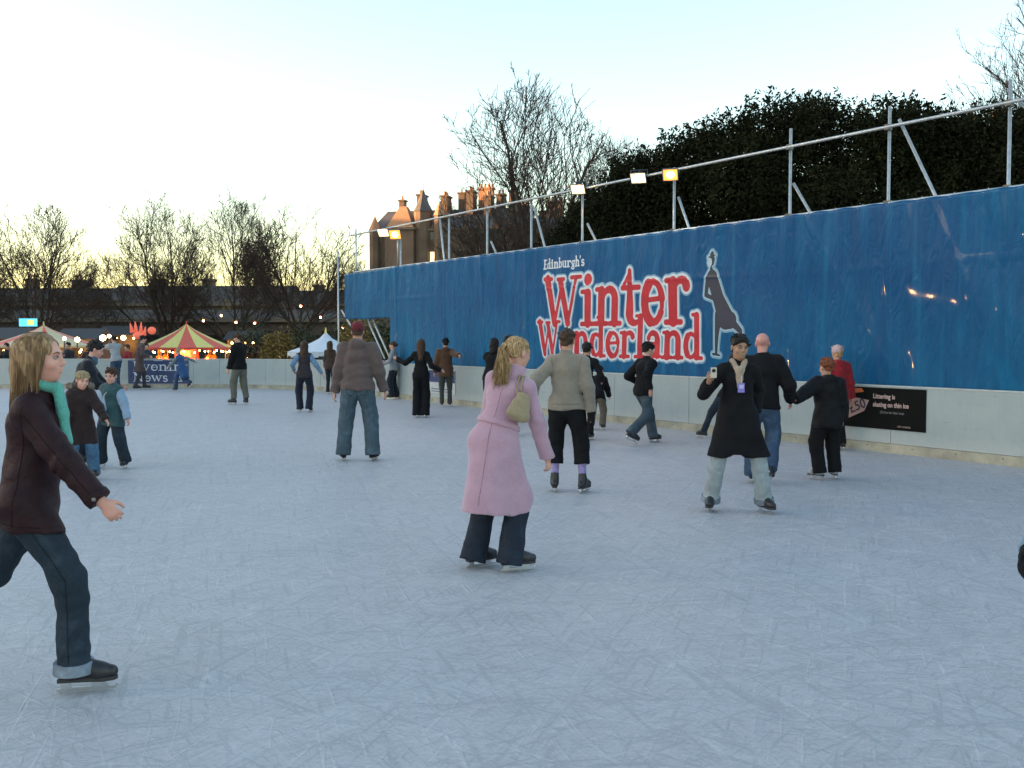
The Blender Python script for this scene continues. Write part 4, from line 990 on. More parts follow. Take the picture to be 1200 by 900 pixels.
bt(356,54,221,15,'bare tree with a thick single trunk above the white tent',136,limbs=8,low=.30,trunk=.26)
bt(122,78,292,16,'smaller bare tree between the two left tents',80,limbs=6)
bt(418,50,285,17,'thin bare sapling beside the far end of the tarpaulin',48,limbs=5,trunk=.12,maxlev=4,twr=.009)
GT='bare trees behind the tarpaulin'
bt(632,44,96,21,'tallest bare tree behind the tarpaulin, left of the evergreens',172,GT,limbs=10,twr=.017,dens=.95,trunk=.26)
bt(708,47,155,22,'bare tree behind the middle floodlights',115,GT,limbs=8,twr=.014)
bt(770,46,182,23,'low bare tree at the left edge of the evergreens',90,GT,limbs=6,dens=.8,twr=.009)
bt(575,52,235,24,'small bare tree in front of the stone hotel',85,GT,limbs=6,dens=.9,twr=.010)
bt(1245,36,-10,25,'bare tree reaching in over the right end of the scaffold rail',270,GT,limbs=9,twr=.012,dens=.85,low=.4)
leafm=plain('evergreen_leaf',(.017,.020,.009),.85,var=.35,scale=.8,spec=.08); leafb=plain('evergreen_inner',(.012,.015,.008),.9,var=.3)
def leafcloud(lumps,n,size,seed,sprigs=60):
    g=np.random.default_rng(seed); P_=[];Dn=[]
    wts=nv([l[3]*l[4] for l in lumps]); wts=wts/wts.sum()
    ch=g.choice(len(lumps),size=n,p=wts)
    for i,l in enumerate(lumps):
        c=int((ch==i).sum()); v=g.normal(size=(c,3)); v/=np.linalg.norm(v,axis=1)[:,None]; rr=g.uniform(.55,1.04,c)**.6
        # clumps: push out along noise
        cl=1+.13*np.sin(v@nv([7,3,5])*1.6+i)*np.sin(v@nv([-4,8,3])*1.3+i*2)
        P_.append(nv(l[:3])+v*nv([l[3],l[5] if len(l)>5 else l[3],l[4]])*(rr*cl)[:,None]); Dn.append(v)
        ns=int(sprigs*l[3]); 
        for k in range(ns):
            w_=g.normal(size=3); w_[2]=abs(w_[2])*1.0+.2; w_/=np.linalg.norm(w_); s0_=nv(l[:3])+w_*nv([l[3],l[3],l[4]])*.95; ln=g.uniform(.2,.6); dr=w_*.5+nv([0,0,.8])+g.normal(size=3)*.2; dr/=np.linalg.norm(dr); q=max(6,int(ln*50)); t=g.uniform(0,1,q)
            P_.append(s0_+dr*(t*ln)[:,None]+g.normal(size=(q,3))*(.10*(1-t)+.03)[:,None]); Dn.append(np.tile(w_,(q,1)))
    P_=np.concatenate(P_); Dn=np.concatenate(Dn); n=len(P_)
    a=g.normal(size=(n,3))+Dn*.4; a/=np.linalg.norm(a,axis=1)[:,None]; b_=np.cross(a,g.normal(size=(n,3))); b_/=np.linalg.norm(b_,axis=1)[:,None]
    s_=size*g.uniform(.6,1.3,n)[:,None]
    V=np.stack([P_-a*s_,P_-b_*s_*.42,P_+a*s_,P_+b_*s_*.42],1).reshape(-1,3); F=np.arange(4*n).reshape(-1,4); return V,F
def evergreen(name,label,base,lumps,n,size,seed,group,mat=leafm,cat='tree',core=True):
    r=empty(name,base,0,label,cat,group); V,F=leafcloud(lumps,n,size,seed); npobj('crown',V,F,mat,r,False)
    m=MB(); z=min(l[2]-l[4]*.6 for l in lumps); m.tube([(0,0,0),(.1,0,z),(.05,.1,z+1)],[.22,.18,.12],8); 
    for l in lumps[:5]: m.tube([(.08,0,max(z-.3,.3)),(l[0]*.5,l[1]*.5,(z+l[2])/2),(l[0],l[1],l[2])],[.12,.08,.03],6)
    m.build('trunk',bark,r,True); return r
GE='dark evergreen trees behind the tarpaulin'
def ev(px,d,topy,wpx,seed,label,n=21000):
    rg=random.Random(seed); H_=1.65+(396-topy)/1200*d+1.2; W_=wpx/1200*d/2; lumps=[(0,0,H_*.62,W_*.8,H_*.33)]
    for k in range(9):
        a=k*2*PI/9+rg.uniform(-.3,.3); q=rg.uniform(.45,.85); rz=rg.uniform(.9,1.35); lumps.append((math.cos(a)*W_*q,math.sin(a)*W_*q,H_*rg.uniform(.45,.80),rz,rz*.9))
    for k in range(5): a=rg.uniform(0,6.28); rz=rg.uniform(.6,.95); lumps.append((math.cos(a)*W_*.4,math.sin(a)*W_*.4,H_-rz*rg.uniform(1.0,1.5),rz,rz))
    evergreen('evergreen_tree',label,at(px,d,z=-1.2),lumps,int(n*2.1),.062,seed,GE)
ev(700,33,243,90,30,'small dark evergreen tree under the middle floodlights',12000)
ev(757,31,192,140,31,'lowest dark evergreen tree, just right of the middle floodlights',16000)
ev(838,29,155,190,32,'rounded evergreen tree behind the orange floodlight',24000)
ev(930,27.5,124,190,33,'tall evergreen tree behind the first tall scaffold post',26000)
ev(1030,26.5,136,190,34,'tallest evergreen tree, behind the braced scaffold post',26000)
ev(1120,26,130,180,35,'evergreen tree between the two right scaffold posts',24000)
ev(1215,26,138,200,36,'evergreen tree cut by the right edge of the photo',24000)
# shrubs behind the far barrier
shrm=plain('shrub_leaf',(.045,.05,.018),.6,var=.6,scale=2.0); shry=plain('shrub_lamplit_tint',(.20,.13,.03),.6,var=.5,scale=3.0)  # shry: warm lamplight put into the leaf colour
for px,d,topy,wpx,mt,sd_,lab in ((300,46,384,50,shrm,41,'dark green shrub behind the barrier right of the striped tent'),(325,45,388,45,shry,42,'yellowish shrub coloured as lit by the lamps behind the far barrier'),(352,47,386,45,shrm,43,'dark shrub under the thick trunked bare tree'),(425,40,372,60,shry,44,'shrub coloured as if lamplit, seen through the opening under the tarpaulin'),(412,44,380,55,shrm,45,'dark shrub between the white tent and the tarpaulin'),(292,66,388,40,shrm,46,'dark shrub behind the man in the black jacket'),(450,36,378,40,shrm,47,'dark shrub directly behind the tarpaulin opening')):
    b_=at(px,d,z=-1.2); H_=1.65+(396-topy)/1200*d+1.2; W_=wpx/1200*d/2
    r=empty('shrub',b_,0,lab,'shrub','shrubs behind the far barrier'); V,F=leafcloud([(0,0,H_*.5,W_,H_*.5),(W_*.5,0,H_*.6,W_*.5,H_*.35),(-W_*.5,.2,H_*.5,W_*.5,H_*.4)],5000,.07,sd_,10); npobj('foliage',V,F,mt,r,False); MB().tube([(0,0,0),(.05,0,H_*.6)],[.05,.02],6).build('stem',bark,r)

# ------------------------------------------------------------------ tents, stalls, lights
tred=cloth('tent_red',(.80,.13,.09),.7,var=.1,bump=.1); tyel=cloth('tent_yellow',(.85,.72,.22),.7,var=.1,bump=.1); twhite=cloth('tent_white',(.6,.66,.75),.7,var=.1,bump=.1); tcream=cloth('tent_cream',(.62,.5,.30),.7,var=.1,bump=.1)
wood=plain('pole_wood',(.3,.2,.12),.6); warm=glow('warm_bulb',(1,.55,.18),9); 
def tent(label,px,d,apexy,eavey,rpx,mats,gores=16,rise=.0,finial=None,gz=-1.2,name='striped_tent',skirt=.16,lights=14,inner=True,scallop=False):
    c=at(px,d,z=gz); za=1.65+(396-apexy)/1200*d-gz; ze=1.65+(396-eavey)/1200*d-gz; r_=rpx/1200*d
    r=empty(name,c,.12,label,'tent'); 
    me=MB(); fm=[]; n=gores; st=6
    for k in range(n):
        a0=2*PI*k/n; a1=2*PI*(k+1)/n
        for j in range(st):
            t0=j/st;t1=(j+1)/st
            def pt(a,t): 
                rr=r_*t; z=za-(za-ze)*(t**(.80 if not scallop else .62)); return (math.cos(a)*rr,math.sin(a)*rr,z)
            V=[pt(a0,t0),pt(a1,t0),pt(a1,t1),pt(a0,t1)]
            b0=len(me.V); me.V+=[Vector(v) for v in V]; me.F.append((b0,b0+3,b0+2,b0+1)); fm.append(k%len(mats))
    o=me.build('canopy',None,r,False); 
    for m_ in mats: o.data.materials.append(m_)
    for i,f_ in enumerate(fm): o.data.polygons[i].material_index=f_
    sk_=MB()
    for k in range(n*3):
        a0=2*PI*k/(n*3); a1=2*PI*(k+1)/(n*3); zz=skirt*(.75+.25*(k%3==1)); sk_.add([(math.cos(a)*r_*1.004,math.sin(a)*r_*1.004,z) for a,z in((a0,ze+.01),(a1,ze+.01),(a1,ze-zz),(a0,ze-zz))],[(0,3,2,1)])
    sk_.build('valance',mats[0],r)
    for k in range(8):
        a=2*PI*(k+.5)/8; MB().tube([(math.cos(a)*r_*.95,math.sin(a)*r_*.95,0),(math.cos(a)*r_*.95,math.sin(a)*r_*.95,ze)],.035,6).build('pole',wood,r)
    MB().tube([(0,0,za-.1),(0,0,za+.16)],[.06,.02],6).build('finial',finial or mats[0],r)
    for k in range(lights):
        a=2*PI*k/max(1,lights); MB().sphere((math.cos(a)*r_*.9,math.sin(a)*r_*.9,ze-.22-.06*(k%2)),.045,8,6).build('bulb',warm,r)
    return r,za,ze,r_
r,za,ze,r_=tent('red and yellow striped round tent with a lit fairground ride under it',219,60,379.5,407,54,[tred,tyel],lights=26,skirt=.14)
m=MB(); m.tube([(0,0,0),(0,0,ze)],[.7,.7],12); m.build('centre_drum',tred,r); m=MB()
for k in range(12): a=k*PI/6; m.sphere((math.cos(a)*r_*.6,math.sin(a)*r_*.6,1.35+.2*(k%2)),.22,8,6,(1,1,1.5)); m.tube([(math.cos(a)*r_*.6,math.sin(a)*r_*.6,.4),(math.cos(a)*r_*.6,math.sin(a)*r_*.6,ze)],.025,5)
m.build('ride_seats',plain('ride_gold',(.45,.22,.05),.35,.3),r); MB().tube([(0,0,.2),(0,0,.4)],[r_*.9,r_*.9],24).build('deck',tred,r)
l=bpy.data.lights.new('ride_lamp','POINT'); l.energy=160; l.color=(1,.45,.15); l.shadow_soft_size=.4; lo=link(bpy.data.objects.new('ride_lamp',l),r); lo.location=(0,-1.6,ze-.3)
tent('cream and orange striped tent behind the blonde woman',52,46,381,405,62,[tcream,tcream,tred],gores=18,lights=12,skirt=.1)
tent('white tent with a yellow peak behind the far barrier',382,38,389,412,44,[twhite],name='white_tent',finial=tyel,lights=0,scallop=True,skirt=.2)
tent('low dark red tent right of the striped one',300,55,404,414,30,[cloth('tent_dark_red',(.22,.03,.025),.7)],name='red_tent',lights=6)
stallw=plain('stall_wood',(.09,.055,.035),.8,var=.3,scale=3); stallr=plain('stall_roof',(.05,.05,.055),.7)
for px,d,wpx,topy,lab in ((100,52,44,385,'dark wooden market stall with round lamps left of the striped tent'),(146,66,44,382,'wooden market stall partly hidden by the striped tent'),(12,50,50,384,'wooden market stall at the left edge of the photo'),(288,62,34,388,'dark stall behind the man in the black jacket')):
    c=at(px,d,z=-1.2); H_=1.65+(396-topy)/1200*d+1.2; W_=wpx/1200*d; r=empty('market_stall',c,0,lab,'stall','market stalls behind the far barrier')
    m=MB(); m.box((0,.9,H_*.42),(W_,.06,H_*.84)); m.box((-W_/2,0,H_*.42),(.06,1.7,H_*.84)); m.box((W_/2,0,H_*.42),(.06,1.7,H_*.84)); m.build('wall',stallw,r)
    MB().box((0,-.85,.5),(W_,.4,1.0)).build('counter',stallw,r); m=MB(); m.prism([(-1.25,H_*.84),(1.1,H_*.84),(0,H_)],-W_/2-.15,W_/2+.15,lambda x,y,z:(z,x,y)); m.build('roof',stallr,r)
    for k in range(4): MB().sphere((-W_*.36+W_*.24*k,-.7,H_*.78),.06,8,6).build('bulb',warm,r)
    l=bpy.data.lights.new('stall_lamp','POINT'); l.energy=14; l.color=(1,.6,.25); l.shadow_soft_size=.2; lo=link(bpy.data.objects.new('stall_lamp',l),r); lo.location=(0,.2,H_*.7)
globe=glow('globe_glow',(1,.72,.38),4.5)
for px,py,d,rr,lab in ((121,396,40,.115,'largest round globe lamp glowing behind the person in white'),(128.5,394,44,.075,'small globe lamp right beside the largest globe'),(145,396,42,.10,'round globe lamp left of the person in brown'),(91,398,42,.10,'round globe lamp over the dark haired woman'),(76,397,44,.075,'small round lamp behind the blonde woman face'),(137,396,48,.045,'tiny lamp between two globe lamps')):
    p=at(px,d,py); r=empty('globe_lamp',(p.x,p.y,-1.2),0,lab,'lamp','globe lamps at the stalls'); MB().tube([(0,0,0),(0,0,p.z+1.2-rr)],.03,6).build('post',clampm,r); MB().sphere((0,0,p.z+1.2),rr,14,10).build('globe',globe,r,True)
redb=glow('red_bulb',(1,.28,.12),7)
for a,b_,bul,lab in (((268,381),(312,376),((277,378),(299,379)),'two warm bulbs strung between the middle bare trees'),((345,345),(410,386),((353,359),(376,372),(402,384)),'string of warm bulbs from the thick trunk towards the tarpaulin'),((225,365),(262,372),((239,376),(260,370)),'pair of bulbs hanging above the striped tent'),((0,392),(60,391),((9,396),(20,397),(44,392),(2,388)),'short string of bulbs at the left edge stall')):
    r=empty('string_lights',at(a[0],52,a[1]),0,lab,'string lights','strings of bulbs in the trees'); o=at(a[0],52,a[1]); e=at(b_[0],52,b_[1])-o
    pts=[Vector((0,0,0))]+sorted([at(x,52,y)-o+Vector((0,0,.08)) for x,y in bul],key=lambda v:v.x)+[e]; MB().tube(pts,.010,4).build('cable',clampm,r)
    for x,y in bul: MB().sphere(at(x,52,y)-o,.055,10,8).build('bulb',redb,r,True)
p=at(34,44,378); r=empty('lit_sign',(p.x,p.y,-1.2),0,'small backlit cyan and yellow sign above the left tent','sign')
MB().tube([(0,0,0),(0,0,p.z+1.0)],.04,6).build('post',clampm,r); MB().box((0,0,p.z+1.2),(.75,.08,.34)).build('light_box',glow('sign_cyan',(.06,.30,.42),.55),r); MB().box((.12,-.045,p.z+1.2),(.28,.006,.22)).build('yellow_panel',glow('sign_yel',(.35,.45,.10),.5),r)
# fairground topper: red and orange plumes on a post
p=at(163,48,388); r=empty('fairground_ornament',(p.x,p.y,-1.2),0,'red and orange fairground ornament between the stalls and the striped tent','ornament')
MB().tube([(0,0,0),(0,0,p.z+1.0)],.05,6).build('post',clampm,r); om=glow('ornament_lit',(.5,.10,.06),.22)
for k,(x,z,h_) in enumerate(((-.30,.15,.45),(-.12,.2,.5),(.1,.15,.55),(.25,.0,.4))): MB().tube([(x,0,p.z+1.2+z-h_/2),(x*1.3,0,p.z+1.2+z+h_/2)],[.11,.02],8).build('plume',om,r,True)
MB().sphere((0,0,p.z+1.0),.24,12,8,(1.2,.8,.7)).build('bowl',om,r,True); MB().sphere((.62,0,p.z+1.22),.20,12,8,(1,.8,.9)).build('round_balloon',om,r,True)

# ------------------------------------------------------------------ buildings
stone=plain('stone_brown',(.15,.10,.07),.9,var=.35,scale=.25,bump=.3); stone2=plain('stone_dark',(.10,.07,.052),.9,var=.35,scale=.3); slate=plain('roof_slate',(.075,.07,.07),.7,var=.3,scale=.5); winm=plain('window_dark',(.02,.02,.025),.15); winl=glow('window_lit',(1,.6,.25),.9); terr=plain('roof_terracotta',(.40,.20,.11),.8,var=.2,scale=.4); trimm=plain('stone_trim',(.17,.125,.09),.9)
lowroof=plain('roof_brown',(.045,.036,.03),.95,var=.4,scale=.4)
def win_mesh():
    m=MB(); return m
def building(name,label,px0,px1,d,topy,depth,rz=0,gz=-1.2,rows=4,bayw=3.0,chim=(),gables=(),wallm=stone,roofh=2.5,winsz=(1.0,1.7),group=None,litp=.05,seed=0,eave=True,bands=0,roofm=None):
    rg=random.Random(seed+px0); x0=(px0-600)/1200*d; x1=(px1-600)/1200*d; W_=(x1-x0); H_=1.65+(396-topy)/1200*d-gz
    r=empty(name,((x0+x1)/2,d,gz),rz,label,'building',group)
    MB().box((0,depth/2,(H_-roofh)/2),(W_,depth,H_-roofh)).build('wall',wallm,r)
    m=MB(); m.prism([(-.35,H_-roofh),(depth+.35,H_-roofh),(depth*.5+1,H_),(depth*.5-1,H_)],-W_/2-.2,W_/2+.2,lambda x,y,z:(z,x,y)); m.build('roof',roofm or slate,r)
    if eave: MB().box((0,-.2,H_-roofh-.15),(W_+.3,.35,.3)).build('cornice',trimm,r)
    n=max(2,int(W_/bayw)); sh=(H_-roofh-1)/rows; proto={}
    for j in range(rows):
        for i in range(n):
            if j and rows*n>96 and j==0: continue
            key='l' if rg.random()<litp else 'd'
            if key not in proto: o=MB().box((0,0,0),(winsz[0],.10,winsz[1])).build('window',winl if key=='l' else winm,r); proto[key]=o
            else: o=proto[key].copy(); COL.objects.link(o)
            o.location=(-W_/2+(i+.5)*W_/n,-.03,1.5+sh*(j+.45))
            
    for k in range(bands): MB().box((0,-.06,1.0+sh*(k+1)-.1),(W_,.12,.22)).build('string_course',trimm,r)
    for f,w_,h_ in chim:
        c=MB(); c.box((-W_/2+f*W_,depth*.5,H_+h_/2-.8),(w_,1.3,h_+1.6)); c.box((-W_/2+f*W_,depth*.5,H_+h_+.1),(w_+.3,1.6,.25)); o=c.build('chimney',terr if w_>2 else stone,r)
        q=MB(); 
        for t in range(int(w_/.55)): q.tube([(-W_/2+f*W_-w_/2+.35+t*.55,depth*.5,H_+h_+.2),(-W_/2+f*W_-w_/2+.35+t*.55,depth*.5,H_+h_+.85)],.16,6)
        q.build('chimney_pots',terr,o)
    for f,w_,h_,gh in gables:
        m=MB(); m.prism([(-w_/2,0),(w_/2,0),(w_/2,h_),(w_/2-.5,h_+.1),(w_/4,h_+gh*.5),(0.4,h_+gh),(-.4,h_+gh),(-w_/4,h_+gh*.5),(-w_/2+.5,h_+.1),(-w_/2,h_)],-.45,depth*.5,lambda x,y,z:(-W_/2+f*W_+x,z,y)); m.build('gable',wallm,r)
    return r,W_,H_
GC='old town buildings beyond the park'
Q=150/1200
r,W_,H_=building('stone_hotel','tall brown stone hotel with pyramid roofed turret and spired gable, lit orange at its top',432,600,150,240,16,rz=R(-14),rows=6,bayw=2.1,roofh=3.6,winsz=(.8,1.4),seed=3,bands=3,chim=((.09,.8,1.6),(.55,1.0,2.4),(.73,2.2,3.0),(.84,1.2,2.0)),gables=((.36,2.4,18.0,3.2),(.62,3.2,15.8,2.2),(.93,2.6,15.6,2.0)),litp=.04)
def addt(name,mb,mat,par): return mb.build(name,mat,par)
# corner tower with pyramid roof, spired turret
tx_=-W_/2+W_*.22; t=MB(); t.box((tx_,1.0,9.4),(4.4,4.4,18.8)); tw=t.build('tower',stone,r)
m=MB(); z0=18.9; m.add([(tx_-2.1,-1.1,z0),(tx_+2.1,-1.1,z0),(tx_+2.1,3.1,z0),(tx_-2.1,3.1,z0),(tx_-.5,.6,z0+3.3),(tx_+.5,.6,z0+3.3),(tx_+.5,1.5,z0+3.3),(tx_-.5,1.5,z0+3.3)],[(0,1,5,4),(1,2,6,5),(2,3,7,6),(3,0,4,7),(4,5,6,7),(3,2,1,0)]); m.build('tower_roof',terr,tw)
MB().box((tx_,1.0,18.75),(4.9,4.9,.35)).build('tower_parapet',trimm,tw)
sx=-W_/2+W_*.37; m=MB(); m.tube([(sx,.5,0),(sx,.5,21.3)],1.35,10); tu=m.build('turret',stone,r); m=MB(); m.tube([(sx,.5,21.3),(sx,.5,22.4),(sx,.5,24.6)],[1.5,.9,.05],10); m.build('turret_spire',slate,tu); MB().tube([(sx,.5,24.5),(sx,.5,25.6)],.06,5).build('finial',trimm,tu)
for f,hh in ((.02,18.6),(.50,20.6)):
    m=MB(); cx=-W_/2+W_*f; m.tube([(cx,0,8),(cx,0,hh)],.9,8); q=m.build('bartizan',stone,r); m=MB(); m.tube([(cx,0,hh),(cx,0,hh+2.2)],[1.05,.05],8); m.build('bartizan_roof',terr,q)
for k in range(5):      # dormers along the roof
    cx=-W_/2+W_*(.45+.115*k); m=MB(); m.prism([(-.7,0),(.7,0),(.7,1.7),(0,2.9),(-.7,1.7)],-.1,3.0,lambda x,y,z:(cx+x,z,16.6+y)); q=m.build('dormer',stone,r); MB().box((cx,-.14,17.7),(.7,.06,1.1)).build('dormer_window',winm,q)
for f,h_ in ((.47,1.6),(.66,2.2),(.79,1.4),(.97,2.0),(.29,1.9)):
    cx=-W_/2+W_*f; m=MB(); m.box((cx,5.0,H_+h_/2-1.5),(1.0,2.2,h_+3)); m.box((cx,5.0,H_+h_+.05),(1.3,2.5,.25)); q=m.build('chimney',stone,r); p_=MB()
    for u in(-.7,0,.7): p_.tube([(cx,5+u,H_+h_+.1),(cx,5+u,H_+h_+.8)],.16,6)
    p_.build('chimney_pots',terr,q)
building('sandstone_tenement','brown stone tenement with tall orange lit chimneys behind the bare tree',596,730,150,250,14,rz=R(-12),rows=6,bayw=2.3,roofh=2.8,winsz=(.8,1.4),seed=5,chim=((.05,1.4,1.8),(.22,1.0,.9),(.33,2.4,2.4),(.50,1.6,2.0),(.68,2.2,2.2),(.90,1.5,1.6)),gables=((.15,3.0,16,2.2),(.58,3.2,16,2.4)),group=GC,bands=2)
building('sandstone_tenement','distant stone building just showing above the evergreens at the right',1120,1230,120,140,12,rz=R(-12),rows=8,bayw=2.6,roofh=3,seed=6,chim=((.22,1.4,1.2),(.55,1.8,1.5),(.8,1.4,.8)),group=GC)
building('long_low_building','long low dark building with a flat skyline behind the left bare trees',-60,120,118,335,14,rows=3,bayw=3.2,roofh=2.0,seed=7,chim=((.37,1.2,.9),(.7,1.6,.8)),group=GC,roofm=lowroof,wallm=stone2,bands=2,litp=.03)
building('long_low_building','long brown building behind the striped tent trees',118,330,112,332,14,rows=3,bayw=3.4,roofh=2.2,seed=8,chim=((.2,1.4,.6),(.5,1.2,.6),(.82,1.4,.6)),group=GC,roofm=lowroof,wallm=stone2,bands=3,litp=.03)
building('long_low_building','lower brown building between the thick trunked tree and the stone hotel',328,440,120,338,14,rows=3,bayw=3.4,roofh=1.8,seed=9,chim=((.3,1.2,.5),),group=GC,roofm=lowroof,wallm=stone2,bands=3,litp=.03)
building('station_hall','flat station hall with brown roof bands in front of the brown buildings',-70,430,84,362,8,rows=1,bayw=4,roofh=.8,seed=10,roofm=lowroof,wallm=stone2,bands=0,litp=.0,winsz=(3.0,.8),gz=-1.2,group=GC)
r=empty('retaining_wall',at(200,70,z=-1.2),0,'long dull teal retaining wall with a dark coping below the station hall','wall'); MB().box((0,0,1.5),(52,.5,2.6)).build('wall_face',plain('wall_teal',(.06,.085,.075),.85,var=.3,scale=.4),r); MB().box((0,-.03,2.92),(52.3,.7,.24)).build('coping',plain('coping_dark',(.02,.02,.02),.8),r)
# slope, and an added sun-blocking ridge
def hillmesh(name,pts,mat):
    m=MB(); V=[];n=len(pts)
    for (x,y0,y1,zt) in pts: V+=[(x-.0,y0,-1.25),(x,(y0+y1)/2,zt),(x,y1,-1.25)]
    F=[]
    for i in range(n-1):
        for k in range(2): F.append((3*i+k,3*i+3+k,3*i+4+k,3*i+1+k))
    m.add(V,F); return tag(m.build(name,mat,None,True),kind='structure')
hm=plain('hill_grass',(.035,.035,.018),.95,var=.4,scale=.15)
hillmesh('park_slope',[(-90,76,84,.6),(-45,74,84,1.2),(-20,74,84,1.6),(-6,74,84,1.3),(10,74,84,.5)],hm)
m=MB(); V=[];ys=[-80,-50,0,40,90,130,158,170]  # unseen ridge added to keep low sun off the rink and lower walls
for y in ys:
    e=0 if y in(-80,170) else 1; V+=[(-92,y,-1.25),(-104,y,9*e+rnd.uniform(-1,1)*e-1.25*(1-e)),(-125,y,29.5*e-1.25*(1-e)),(-170,y,-1.25)]
F=[(4*i+k,4*i+k+1,4*i+k+5,4*i+k+4) for i in range(len(ys)-1) for k in range(3)]
m.add(V,F); tag(m.build('sun_blocking_hill',hm,None,True),kind='structure')
# ------------------------------------------------------------------ the skaters
black=cloth('cloth_black',(.006,.006,.008),.85,var=.3,scale=7,bump=.35,sheen=.0)
sk_black=plain('boot_black',(.018,.018,.022),.42,var=.3,scale=20,bump=.1); sk_grey=plain('boot_grey',(.30,.32,.34),.45,var=.2,scale=15)
jeanb=denim('denim_blue',(.060,.090,.115)); jeand=denim('denim_dark',(.014,.021,.036)); jeanm=denim('denim_mid',(.040,.070,.125)); jeanp=denim('denim_pale',(.30,.345,.37)); jeant=denim('denim_teal',(.016,.027,.040))
hb=hairmat('hair_black',(.012,.010,.009)); hbr=hairmat('hair_brown',(.060,.030,.016)); hbl=hairmat('hair_blonde',(.46,.29,.14),(.78,.58,.35)); hpl=hairmat('hair_light_blonde',(.36,.26,.14)); hr=hairmat('hair_red',(.20,.055,.02))
cuffmat_=denim('denim_cuff',(.16,.19,.23))
DARKSKIN=(.42,.25,.17)
FULL=dict(h=.006,hc=.009)

# 1 blonde woman, nearest, skating to the right
p=P('blonde woman in a plum jacket and teal scarf, nearest skater, cut by the left edge',32,4.73,1.72,face=-84,lean=7,pelvis=(.0,-.01),feet=((-.10,-.56,.14,0,30),(.03,.235,0,6,0)),bend=.965,hands=((-.22,-.12,.82),(.22,.44,.84)),head=(-7,-3,0),female=True,h=.0058,hc=.0085,skin=srgb(215,160,142),curl=1.0,elbow=(None,nv([.35,-1,-.6])))
p.palm=[nv([1,.0,.2]),nv([-1,0,-.25])]
p.body(); p.facebits(plain('brow_blonde',(.18,.10,.05),.8),lips=srgb(165,100,95))
plum=cloth('jacket_plum',(.024,.006,.009),.62,var=.35,scale=11,bump=.28,weave=150,sheen=0)
jk=p.jacket(plum,hem=.115,sl=(.072,.062,.053),flare=1.04,bulk=1.05,waist=1.08,collar=.02,fold=.006)
tr_=p.trousers(jeant,(.096,.074,.072,.084),hem=.035,folds_=.004,cuff=.055); p.skates(sk_black,laces=plain('laces_pink',(.5,.03,.12),.6))
hbn=hairmat('hair_honey',(.30,.175,.085),(.52,.34,.19)); o=p.hair(hbn,'long',.155,.006)
def strands(p,mat,n,starts,flow,rad=.0016,seed=1,name='hair_strands'):
    rg=random.Random(seed); m=MB()
    for i in range(n): f_=flow(rg); m.tube(f_,list(np.interp(np.linspace(0,1,len(f_)),[0,.33,.66,1],[rad,rad*1.1,rad*.9,rad*.4])),3,caps=False)
    return m.build(name,mat,p.root,True)
def flow_long(rg):
    a=R(rg.uniform(-225,45)); x=math.cos(a); y=math.sin(a)
    s0=p.hp(x*.012,y*.05-.012,.1235); sm_=p.hp(x*.062,y*.078-.014,.100); s1=p.hp(x*.087,y*.106-.016,.035); e=rg.uniform(-.02,.02)
    s2=p.hp(x*.092+e*.6,min(y*.106-.03,.012)+e*.6,-.10); s3=p.hp(x*.090+e*1.4,min(y*.10-.05,-.01)+e*1.2,-.21-rg.uniform(0,.08)); return [s0,sm_,s1,s2,s3]
strands(p,hbn,1100,None,flow_long,.0017)
pd=cloth('plum_seam',(.010,.003,.004),.8,sheen=0); js=denim('denim_seam',(.008,.012,.018))
seam(jk,p.sp[4]+p.Rt*.06,p.pel+p.Rt*.10-p.up*.10,-p.Rt,pd); seam(jk,p.pel-p.Fw*.12-p.up*.085,p.pel+p.Fw*.12-p.up*.085,-p.Rt,pd)
seam(jk,p.sho[1]+(p.elb[1]-p.sho[1])*.1-p.Fw*.01,p.wri[1]-(p.wri[1]-p.elb[1])*.08,-p.Rt,pd)
seam(tr_,p.hip[1],p.knee[1],-p.Rt,js,r=.0028); seam(tr_,p.knee[1],p.hems[1][0]-nv([0,0,-.06]),-p.Rt,js,r=.0028)
# jacket details: collar, pocket flap, cuff strap, buttons
S=Sdf(); n0=p.neck+p.up*.0; 
S.cone(n0-p.up*.02,n0+p.up*.045-p.Fw*.004,.098,.088,.01,u=p.Rt,us=1.15,cuts=[(n0+p.up*.045,p.up+p.Fw*.9)]); S.cone(n0,n0+p.up*.09,.070,.072,.005,op='sub'); p._add(S,'collar',plum,h=.007)
S=Sdf(); c=p.pel-p.up*.03; S.ell(c+p.Rt*.165+p.Fw*.02,(.012,.075,.028),p.T,.0); p._add(S,'pocket_flap',plum,h=.006)
S=Sdf(); wr=p.elb[1]+(p.wri[1]-p.elb[1])*.93; d_=unit(p.wri[1]-p.elb[1]); S.cone(wr-d_*.022,wr+d_*.006,.0585,.0575,.0,cuts=[(wr+d_*.008,d_),(wr-d_*.026,-d_)]); cs=p._add(S,'cuff_strap',plum,h=.005)
MB().sphere(wr-d_*.008+p.Rt*.057,.010,10,6).build('button',plain('button_grey',(.25,.22,.2),.3,.5),cs,True)
